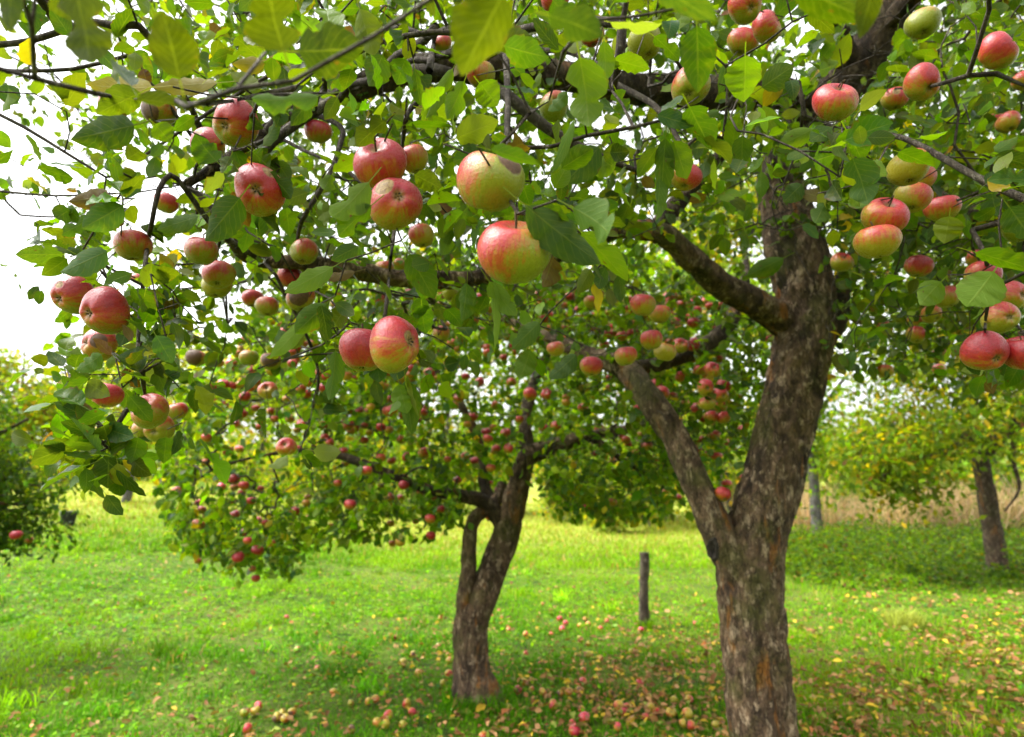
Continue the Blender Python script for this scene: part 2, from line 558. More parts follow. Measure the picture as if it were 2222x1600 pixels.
def leaf_stations(S):
    t = np.concatenate([[-0.30, 0.0], np.linspace(0, 1, S + 1)[1:]])
    tt = np.clip(t, 0, 1)
    w = np.sin(np.pi * tt ** 0.82) ** 0.72
    w = np.where(t <= 0, 0.035, np.maximum(w, 0.03))
    return t, w


def make_leaves(base, axis, nrm, L, W, bend, fold, S=6, bite=0.0, serr=0.0, r=None, twist=None):
    """leaf blades with petiole: arrays in, (V, Q, UV, leaf index per vertex) out. base is the blade's base."""
    r = r or rng
    N = len(base)
    t, w = leaf_stations(S)
    K = len(t)
    axis = unit(axis)
    nrm = unit(nrm - axis * np.sum(nrm * axis, -1, keepdims=True))
    tw = r.normal(0, .35, N)[:, None] * np.clip(t, 0, 1)[None] if twist is None else twist * np.clip(t, 0, 1)[None] * r.normal(0, 1, N)[:, None]
    n0 = nrm
    side0 = np.cross(axis, nrm)
    side = side0[:, None] * np.cos(tw)[..., None] + n0[:, None] * np.sin(tw)[..., None]
    nrk = n0[:, None] * np.cos(tw)[..., None] - side0[:, None] * np.sin(tw)[..., None]
    wl = np.repeat(w[None], N, 0); wr = wl.copy()
    if serr:
        z = serr * (np.arange(K) % 2) * (t > 0.05)
        wl = wl * (1 - z); wr = wr * (1 - z)
    if bite:
        for ww in (wl, wr):
            hit = r.random(N) < bite
            c = r.uniform(0.25, 0.95, N); s = r.uniform(0.05, 0.14, N); a = r.uniform(0.3, 0.8, N) * hit
            ww *= 1 - a[:, None] * np.exp(-((t[None] - c[:, None]) / s[:, None]) ** 2)
    tt = np.maximum(t, 0)
    bl = (bend[:, None] * tt[None] ** 2 + 0.25 * np.minimum(t, 0)[None] ** 2)
    along = L[:, None] * t[None] * (1 - 0.35 * np.abs(bend[:, None]) * tt[None] ** 2)
    mid = base[:, None] + axis[:, None] * along[..., None] - nrm[:, None] * (L[:, None] * bl)[..., None]
    rip = 0.16 * r.normal(size=(2, N, K)) * w[None, None]
    hw = 0.5 * W[:, None]
    lf = mid + side * (-hw * wl)[..., None] + nrk * (hw * wl * (fold[:, None] + rip[0]))[..., None]
    rt = mid + side * (hw * wr)[..., None] + nrk * (hw * wr * (fold[:, None] + rip[1]))[..., None]
    V = np.stack([lf, mid, rt], 2).reshape(N, K * 3, 3)
    q = []
    for k in range(K - 1):
        for s in (0, 1):
            q.append([k * 3 + s, k * 3 + s + 1, k * 3 + s + 4, k * 3 + s + 3])
    q = np.array(q)
    Q = (np.arange(N)[:, None, None] * K * 3 + q[None]).reshape(-1, 4)
    uvs = np.zeros((K, 3, 2)); uvs[:, 0, 0] = 0; uvs[:, 1, 0] = 0.5; uvs[:, 2, 0] = 1
    uvs[:, :, 1] = t[:, None]
    UV = np.repeat(uvs.reshape(1, K * 3, 2), N, 0).reshape(-1, 2)
    idx = np.repeat(np.arange(N), K * 3)
    return V.reshape(-1, 3), Q, UV, idx


def leaf_colours(N, probs, r=None, var=0.22):
    r = r or rng
    keys = list(probs); p = np.array([probs[k] for k in keys], float); p /= p.sum()
    c = np.array([PAL[k] for k in keys])[r.choice(len(keys), N, p=p)]
    c = c * np.exp(r.normal(0, var, (N, 1))) * np.exp(r.normal(0, 0.07, (N, 3)))
    return np.clip(c, 0.004, 0.75)


# twelve single-leaf meshes (unit blade length along +Y, normal +Z)
PROTO = []
pr_ = np.random.default_rng(5)
for i in range(12):
    V, Q, UV, _ = make_leaves(np.zeros((1, 3)), np.array([[0, 1.0, 0]]), np.array([[0, 0, 1.0]]), np.ones(1), np.ones(1),
                              np.array([pr_.uniform(-0.12, 0.55)]), np.array([pr_.uniform(0.02, 0.6)]), S=13,
                              bite=0.6 if i % 3 == 0 else 0.2, serr=0.07, r=pr_, twist=.4)
    PROTO.append(mesh_np('leaf_blade', V, Q, M_LEAF_OBJ, UV))


def leaf_object(parent, base, axis, nrm, L, W, colour, proto=None, name='leaf'):
    axis = unit(axis); nrm = unit(nrm - axis * (nrm @ axis)); side = np.cross(axis, nrm)
    o = obj(name, PROTO[proto if proto is not None else random.randrange(12)], parent)
    m = Matrix(((side[0] * W, axis[0] * L, nrm[0] * W, base[0]), (side[1] * W, axis[1] * L, nrm[1] * W, base[1]),
                (side[2] * W, axis[2] * L, nrm[2] * W, base[2]), (0, 0, 0, 1)))
    if parent is not None:
        m = Matrix.Translation(-Vector(parent.location)) @ m
    o.matrix_local = m
    o.color = (*[float(x) for x in colour], 1)
    return o


# ------------------------------------------------------------------ branch skeleton that grows to its targets
class Skeleton:
    def __init__(s):
        s.p = np.zeros((60000, 3)); s.n = 0; s.par = np.full(60000, -1); s.w = np.zeros(60000); s.fix = np.zeros(60000)
        s.chains = []

    def add(s, p, par, fix=0.0):
        i = s.n; s.p[i] = p; s.par[i] = par; s.fix[i] = fix; s.n += 1
        return i

    def limb(s, C, r, par=-1):
        ids = []
        for q, rr in zip(C, r):
            par = s.add(q, par, rr); ids.append(par)
        return ids

    def nearest(s, t, hi=None):
        d = np.linalg.norm(s.p[:hi or s.n] - t, axis=1)
        i = int(np.argmin(d))
        return i, d[i]

    def reach(s, t, r, arch=0.12, step=0.055, fix=0.0, hi=None):
        i, d = s.nearest(t, hi)
        if d < 0.004:
            return [i]
        a = s.p[i].copy()
        n = max(1, int(round(d / step)))
        mid = (a + t) / 2 + np.array([0, 0, arch * d]) + r.normal(0, 0.07 * d, 3)
        ids = [i]
        for k in range(1, n + 1):
            u = k / n
            q = (1 - u) ** 2 * a + 2 * u * (1 - u) * mid + u * u * t
            if k < n:
                q = q + r.normal(0, 0.006, 3)
            ids.append(s.add(q, ids[-1], fix))
        s.chains.append(ids)
        return ids

    def grow(s, T, r, arch=0.12):
        D = np.array([s.nearest(t)[1] for t in T])
        for k in np.argsort(D):
            s.reach(T[k], r, arch)

    def radii(s, tip=0.0013, ex=0.43):
        w = np.zeros(s.n)
        haschild = np.zeros(s.n, bool)
        pp = s.par[:s.n]
        haschild[pp[pp >= 0]] = True
        w[~haschild] = 1
        for i in range(s.n - 1, -1, -1):
            if pp[i] >= 0:
                w[pp[i]] += w[i]
        r = tip * np.maximum(w, 1) ** ex
        r = np.minimum(r, 0.0105)
        return np.where(s.fix[:s.n] > 0, s.fix[:s.n], r)


def build_branches(sk, rad, tree, mat, thick=0.006, sides=5, limit=90):
    big, small = [], []
    for ids in sk.chains:
        if len(ids) < 2: continue
        C = sk.p[ids]; r = rad[ids].copy()
        r[0] = min(r[0], r[1] * 1.2)
        (big if r[1] > thick else small).append((C, r))
    big.sort(key=lambda a: -a[1][1] * len(a[0]))
    small += big[limit:]
    for C, r in big[:limit]:
        C2, r2 = catmull(C, r, 0.03)
        V, Q = tube(C2, r2, 8)
        obj('branch', mesh_np('branch', localise(V, tree), Q, mat), tree)
    if small:
        V, Q = join([tube(C, r, sides) for C, r in small])
        obj('twigs', mesh_np('twigs', localise(V, tree), Q, mat), tree, kind='stuff')


# ------------------------------------------------------------------ ground
gx = np.concatenate([-np.geomspace(900, 14, 34), np.linspace(-13.5, 13.5, 150), np.geomspace(14, 900, 34)])
gy = np.concatenate([[-60, -25, -10, -5], np.linspace(-2, 24, 190), np.geomspace(25, 1500, 46)])
GX, GY = np.meshgrid(gx, gy)
GZ = ground_z(GX, GY)
n1, n2 = len(gy), len(gx)
i, j = np.meshgrid(np.arange(n1 - 1), np.arange(n2 - 1), indexing='ij')
Q = np.stack([i * n2 + j, i * n2 + j + 1, (i + 1) * n2 + j + 1, (i + 1) * n2 + j], -1).reshape(-1, 4)
obj('ground', mesh_np('ground', np.stack([GX, GY, GZ], -1).reshape(-1, 3), Q, M_GROUND), kind='structure')

# ------------------------------------------------------------------ main apple tree
TY = 2.9
tb = at(1668, 1745, TY); tb[2] = 0
main_tree = empty('apple_tree', tb, 'large apple tree with flaking forked trunk, its laden boughs overhanging the view', 'apple tree')
sk = Skeleton()

def wpx(w, Y, x=1111, y=800):
    return 0.5 * w * (Y / ray(x, y)[1]) / F



def limb_part(name, tree, mat, pts, radii, sides, step, seed, sk=None, par=-1, rough=1.0):
    V, Q, C, r = bark_tube(pts, radii, sides, step, rough, seed)
    o = obj(name, mesh_np(name, localise(V, tree), Q, mat), tree)
    ids = []
    if sk is not None:
        C2, r2 = catmull(pts, radii, 0.07)
        ids = sk.limb(C2, r2, par)
    return o, ids


tr = [(1672, 1800, 190), (1668, 1742, 168), (1657, 1600, 150), (1641, 1420, 146), (1632, 1300, 145), (1632, 1210, 142), (1652, 1120, 128), (1682, 1000, 126),
      (1718, 860, 128), (1742, 740, 132), (1745, 650, 128), (1728, 560, 128), (1712, 470, 116), (1690, 390, 96)]
pts = [at(x, y, TY) for x, y, w in tr]
_, ids_trunk = limb_part('trunk', main_tree, M_BARK, pts, [wpx(w * .92, TY, x, y) for x, y, w in tr], 132, 0.0085, 1, sk)
LIMBS = [
    # left fork of the trunk, running up and away to the left
    [(1640, 1300, TY, 100), (1592, 1220, TY - .02, 88), (1548, 1130, TY - .02, 76), (1500, 1030, TY, 70), (1450, 930, TY + .05, 66), (1400, 850, TY + .1, 60), (1350, 795, TY + .2, 56), (1270, 770, TY + .3, 40), (1180, 730, TY + .4, 26), (1090, 690, TY + .5, 16)],
    # second limb to the left
    [(1725, 710, TY, 96), (1650, 668, TY - .08, 80), (1570, 622, TY - .2, 68), (1500, 566, TY - .32, 62), (1440, 512, TY - .42, 60), (1370, 498, TY - .5, 50), (1310, 512, TY - .58, 44), (1230, 545, TY - .7, 44), (1050, 600, TY - .85, 42), (900, 605, TY - .95, 44), (700, 575, TY - 1.1, 44), (560, 562, TY - 1.2, 44), (495, 520, TY - 1.28, 30), (430, 480, TY - 1.35, 16)],
    # spur rising from it
    [(1425, 515, TY - .42, 46), (1445, 470, TY - .4, 40), (1500, 410, TY - .3, 34), (1560, 340, TY - .2, 26), (1600, 270, TY - .1, 16)],
    # upright leader to the upper right
    [(1700, 420, TY, 104), (1700, 340, TY, 92), (1770, 235, TY - .1, 92), (1850, 160, TY - .2, 108), (1905, 70, TY - .3, 100), (1950, -20, TY - .4, 92), (1990, -140, TY - .5, 80), (2040, -330, TY - .6, 50), (2050, -520, TY - .8, 24)],
    # long limb across the top
    [(1770, 235, TY - .1, 70), (1700, 205, TY - .2, 74), (1560, 200, TY - .45, 78), (1390, 192, TY - .7, 72), (1220, 165, TY - .9, 70), (960, 145, TY - 1.15, 66), (790, 185, TY - 1.3, 58), (640, 250, TY - 1.4, 40), (520, 330, TY - 1.45, 24), (400, 400, TY - 1.5, 14)],
    # limb to the right
    [(1765, 770, TY, 70), (1805, 700, TY + .05, 56), (1835, 600, TY + .1, 48), (1900, 510, TY + .1, 50), (2010, 480, TY, 56), (2150, 470, TY - .15, 44), (2300, 440, TY - .3, 30), (2420, 400, TY - .4, 16)],
    # small limb behind the second limb
    [(1350, 795, TY + .2, 30), (1430, 790, TY + .3, 34), (1520, 755, TY + .4, 38), (1575, 710, TY + .5, 36), (1610, 640, TY + .6, 26), (1620, 560, TY + .7, 14)],
    # right-hand boughs coming forward past the camera
    [(2010, 480, TY, 40), (2180, 450, 2.4, 36), (2330, 450, 1.8, 34), (2420, 500, 1.2, 28), (2500, 520, .8, 14)],
    [(1905, 70, TY - .3, 50), (2050, -60, 2.2, 44), (2250, -60, 1.6, 36), (2420, 100, 1.1, 20)],
    # overhead limb back over the camera
    [(1850, 160, TY - .2, 60), (1750, -60, TY - .6, 54), (1500, -330, TY - 1.1, 46), (1200, -800, TY - 1.6, 34), (900, -1600, TY - 2.1, 22)],
]
for k, L in enumerate(LIMBS):
    pts = [at(x, y, Y) for x, y, Y, w in L]
    par, _ = sk.nearest(pts[0])
    limb_part('limb', main_tree, M_BARK if k < 2 else M_BARK2, pts, [wpx(w, Y, x, y) * (.8 if k == 1 else .9) for x, y, Y, w in L], 40 if k < 6 else 20, 0.02, 30 + k, sk, par, 0.8)

# the healed branch scar on the left of the fork
kc = at(1547, 1192, TY - 0.105)
a = np.linspace(0, 2 * np.pi, 28, endpoint=False)
rings = []
for rr_, dz in ((1.25, -0.004), (1.12, 0.008), (0.95, 0.010), (0.75, 0.001), (0.4, -0.006), (0.02, -0.008)):
    w_ = 1 + 0.08 * np.sin(3 * a + rr_ * 4) + 0.05 * np.sin(7 * a)
    rings.append(np.stack([np.cos(a) * 0.019 * rr_ * w_ + dz * -0.5, -dz + 0 * a, np.sin(a) * 0.040 * rr_ * w_], -1))
V = np.vstack(rings) @ np.array(Matrix.Rotation(R(-32), 3, 'Z')).T + kc
q = []
for k in range(5):
    for m_ in range(28):
        q.append([k * 28 + m_, k * 28 + (m_ + 1) % 28, (k + 1) * 28 + (m_ + 1) % 28, (k + 1) * 28 + m_])
obj('knot', mesh_np('knot', localise(V, main_tree), np.array(q), M_KNOT), main_tree)

# twigs that can be followed in the photograph (pixel, pixel, depth, width)
TWIGS = [
    [(640, 190, .72, 12), (560, 207, .64, 12), (450, 226, .58, 12), (275, 215, .54, 13), (150, 190, .52, 13), (0, 150, .50, 12), (-120, 110, .5, 8)],
    [(2330, 480, 1.0, 20), (2222, 432, 1.05, 18), (2120, 385, 1.12, 15), (2040, 340, 1.2, 14), (1960, 300, 1.3, 12), (1880, 285, 1.4, 9), (1790, 270, 1.5, 7)],
    [(945, 60, 1.15, 20), (935, 130, 1.1, 16), (922, 205, 1.05, 14), (885, 245, 1.02, 11), (872, 330, 1.0, 9)],
    [(1098, 120, 1.2, 16), (1102, 220, 1.1, 14), (1100, 290, 1.0, 13), (1108, 322, .86, 11)],
    [(860, 470, 1.25, 9), (848, 560, 1.15, 9), (842, 630, 1.05, 9), (835, 690, 1.0, 9)],
    [(1110, 215, 1.5, 26), (1190, 280, 1.5, 24), (1290, 335, 1.5, 18), (1380, 370, 1.5, 10)],
    [(1350, 50, 1.3, 22), (1345, 120, 1.3, 22), (1330, 190, 1.35, 16)],
    [(1340, 185, 1.5, 14), (1420, 230, 1.4, 14), (1470, 300, 1.3, 11), (1490, 345, 1.25, 8)],
    [(720, 220, 1.35, 22), (620, 285, 1.3, 20), (570, 340, 1.3, 14), (530, 400, 1.3, 10)],
    [(745, 290, 1.5, 12), (715, 380, 1.4, 12), (655, 480, 1.4, 10), (640, 560, 1.4, 8)],
    [(2110, 500, 1.4, 12), (2140, 560, 1.3, 10), (2148, 630, 1.2, 9), (2200, 700, 1.15, 8), (2260, 760, 1.15, 6)],
    [(2148, 630, 1.2, 8), (2138, 700, 1.15, 7), (2138, 725, 1.13, 6)],
    [(1030, 75, .95, 14), (940, 70, .95, 13), (830, 90, .95, 12), (760, 125, .95, 9)],
    [(720, 160, 1.1, 12), (640, 140, 1.1, 10), (540, 190, 1.15, 9), (430, 260, 1.2, 8), (310, 340, 1.3, 6)],
    [(300, 55, 1.2, 16), (240, 55, 1.2, 16), (190, 50, 1.2, 14), (60, 90, 1.2, 14), (-60, 100, 1.2, 12)],
    [(230, 385, 1.2, 5), (140, 330, 1.2, 7), (50, 275, 1.2, 8), (-60, 220, 1.2, 8)],
    [(560, 560, 1.5, 14), (470, 500, 1.4, 12), (370, 380, 1.3, 12), (330, 480, 1.25, 10), (310, 620, 1.2, 9), (300, 760, 1.15, 8), (315, 860, 1.1, 7)],
    [(760, 700, 1.1, 5), (700, 748, 1.15, 5), (560, 800, 1.2, 4)],
    [(600, 600, 1.7, 8), (690, 800, 1.8, 7), (660, 950, 1.9, 5)],
    [(2300, 230, 1.1, 12), (2160, 160, 1.15, 12), (2050, 180, 1.2, 10), (1980, 200, 1.3, 8)],
    [(280, 120, 1.4, 9), (160, 150, 1.4, 9), (0, 155, 1.4, 9)],
    [(240, 420, 1.35, 4), (120, 425, 1.35, 5), (0, 415, 1.35, 6)],
]
n_limb = sk.n
for T in TWIGS:
    pts = [P(x, y, d) for x, y, d, w in T]
    rad_ = [0.5 * w * d / F for x, y, d, w in T]
    start = pts[0]
    ids = sk.reach(start, rng, 0.1, hi=n_limb)
    for q in range(1, len(ids)):
        sk.fix[ids[q]] = rad_[0]
    C2, r2 = catmull(pts, rad_, 0.045)
    l = sk.limb(C2[1:], r2[1:], ids[-1])
    sk.chains.append([ids[-1]] + l)

# ------------------------------------------------------------------ apples
def apple_mesh(seed, nu, nv):
    r = np.random.default_rng(seed)
    th = np.linspace(0.02, np.pi - 0.02, nv)
    ph = np.linspace(0, 2 * np.pi, nu, endpoint=False)
    TH, PH = np.meshgrid(th, ph, indexing='ij')
    rr = np.sin(TH) * (1.0 + 0.10 * np.cos(TH)) / 1.02
    z = 0.86 * np.cos(TH) - 0.34 * np.exp(-(TH / 0.34) ** 2) + 0.22 * np.exp(-((np.pi - TH) / 0.30) ** 2)
    low = smooth(np.pi * 0.45, np.pi * 0.9, TH)
    rr = rr * (1 + 0.035 * low * np.cos(5 * PH + r.uniform(0, 6)) + 0.05 * np.cos(2 * PH + r.uniform(0, 6)) * np.sin(TH) + 0.03 * np.cos(3 * PH + r.uniform(0, 6)) * np.sin(TH))
    z = z + 0.05 * np.cos(PH + r.uniform(0, 6)) * np.sin(TH) * r.uniform(0, 2.2) + 0.015 * np.cos(5 * PH + 1) * low
    V = np.stack([rr * np.cos(PH), rr * np.sin(PH), z], -1).reshape(-1, 3)
    i, j = np.meshgrid(np.arange(nv - 1), np.arange(nu), indexing='ij')
    k = (j + 1) % nu
    Q = np.stack([i * nu + j, (i + 1) * nu + j, (i + 1) * nu + k, i * nu + k], -1).reshape(-1, 4)
    return mesh_np('apple', V, Q, M_APPLE)


def stem_mesh(n):
    t = np.linspace(0, 1, n)[:, None]
    C = np.hstack([0.10 * t ** 2, 0.05 * t ** 2, 0.42 + 0.62 * t])
    V, Q = tube(C, np.linspace(0.030, 0.042, n), 6)
    return mesh_np('stem', V, Q, M_STEM)


def calyx_mesh():
    V, Q = [], []
    for k in range(5):
        a = k * 2 * np.pi / 5
        for s, rr, zz, w in ((0, 0.02, -0.60, 0.04), (1, 0.09, -0.66, 0.055), (2, 0.13, -0.74, 0.008)):
            for sg in (-1, 1):
                V.append([rr * math.cos(a) - sg * w * math.sin(a), rr * math.sin(a) + sg * w * math.cos(a), zz])
        b0 = k * 6
        Q += [[b0, b0 + 1, b0 + 3, b0 + 2], [b0 + 2, b0 + 3, b0 + 5, b0 + 4]]
    return mesh_np('calyx', np.array(V), np.array(Q), M_CALYX)


APPLE_HI = [apple_mesh(s, 36, 22) for s in range(6)]
APPLE_LO = [apple_mesh(s + 20, 14, 9) for s in range(4)]
STEM, CALYX = stem_mesh(6), calyx_mesh()
WUP = np.array([0, 0, 1.0])


def put_apple(c, rad, axis, label, group=None, red=0.5, hue=0.5, blush=None, rot=None, rots=-1.0, scab=None, scabs=-1.0, hi=True, parts=True, name='apple', shape=None):
    """one apple: axis points from eye to stem; directions are given in world space"""
    axis = unit(axis)
    q = Vector(axis).to_track_quat('Z', 'Y')
    q = q @ Matrix.Rotation(random.uniform(0, 6.28), 3, 'Z').to_quaternion()
    o = obj(name, random.choice(APPLE_HI if hi else APPLE_LO) if shape is None else APPLE_HI[shape])
    o.rotation_mode = 'QUATERNION'; o.rotation_quaternion = q
    o.location = c
    o.scale = (rad, rad * random.uniform(.96, 1.03), rad * random.uniform(0.97, 1.08))
    inv = q.inverted()
    loc = lambda v: [float(x) for x in (inv @ Vector(unit(v)))]
    bl = blush if blush is not None else WUP * 1.0 + np.array([random.uniform(-.5, .5), random.uniform(-.7, .3), 0])
    o['blush'] = loc(bl); o['redness'] = float(red); o['hue'] = float(hue); o['seed'] = random.uniform(0, 40)
    o['rot_dir'] = loc(rot if rot is not None else (0, 0, 1)); o['rot_size'] = float(rots)
    o['scab_dir'] = loc(scab if scab is not None else (0, 0, 1)); o['scab_size'] = float(scabs)
    o['label'] = label; o['category'] = 'apple'
    if group: o['group'] = group
    if parts:
        obj('stem', STEM, o); obj('calyx', CALYX, o)
    return o


def img_dir(ox, oy):
    """unit vector whose image-plane offset is (ox, oy) apple radii (y down), bulging towards the camera"""
    z = math.sqrt(max(0.0, 1 - ox * ox - oy * oy))
    return ox * RIGHT - oy * UP - z * FWD


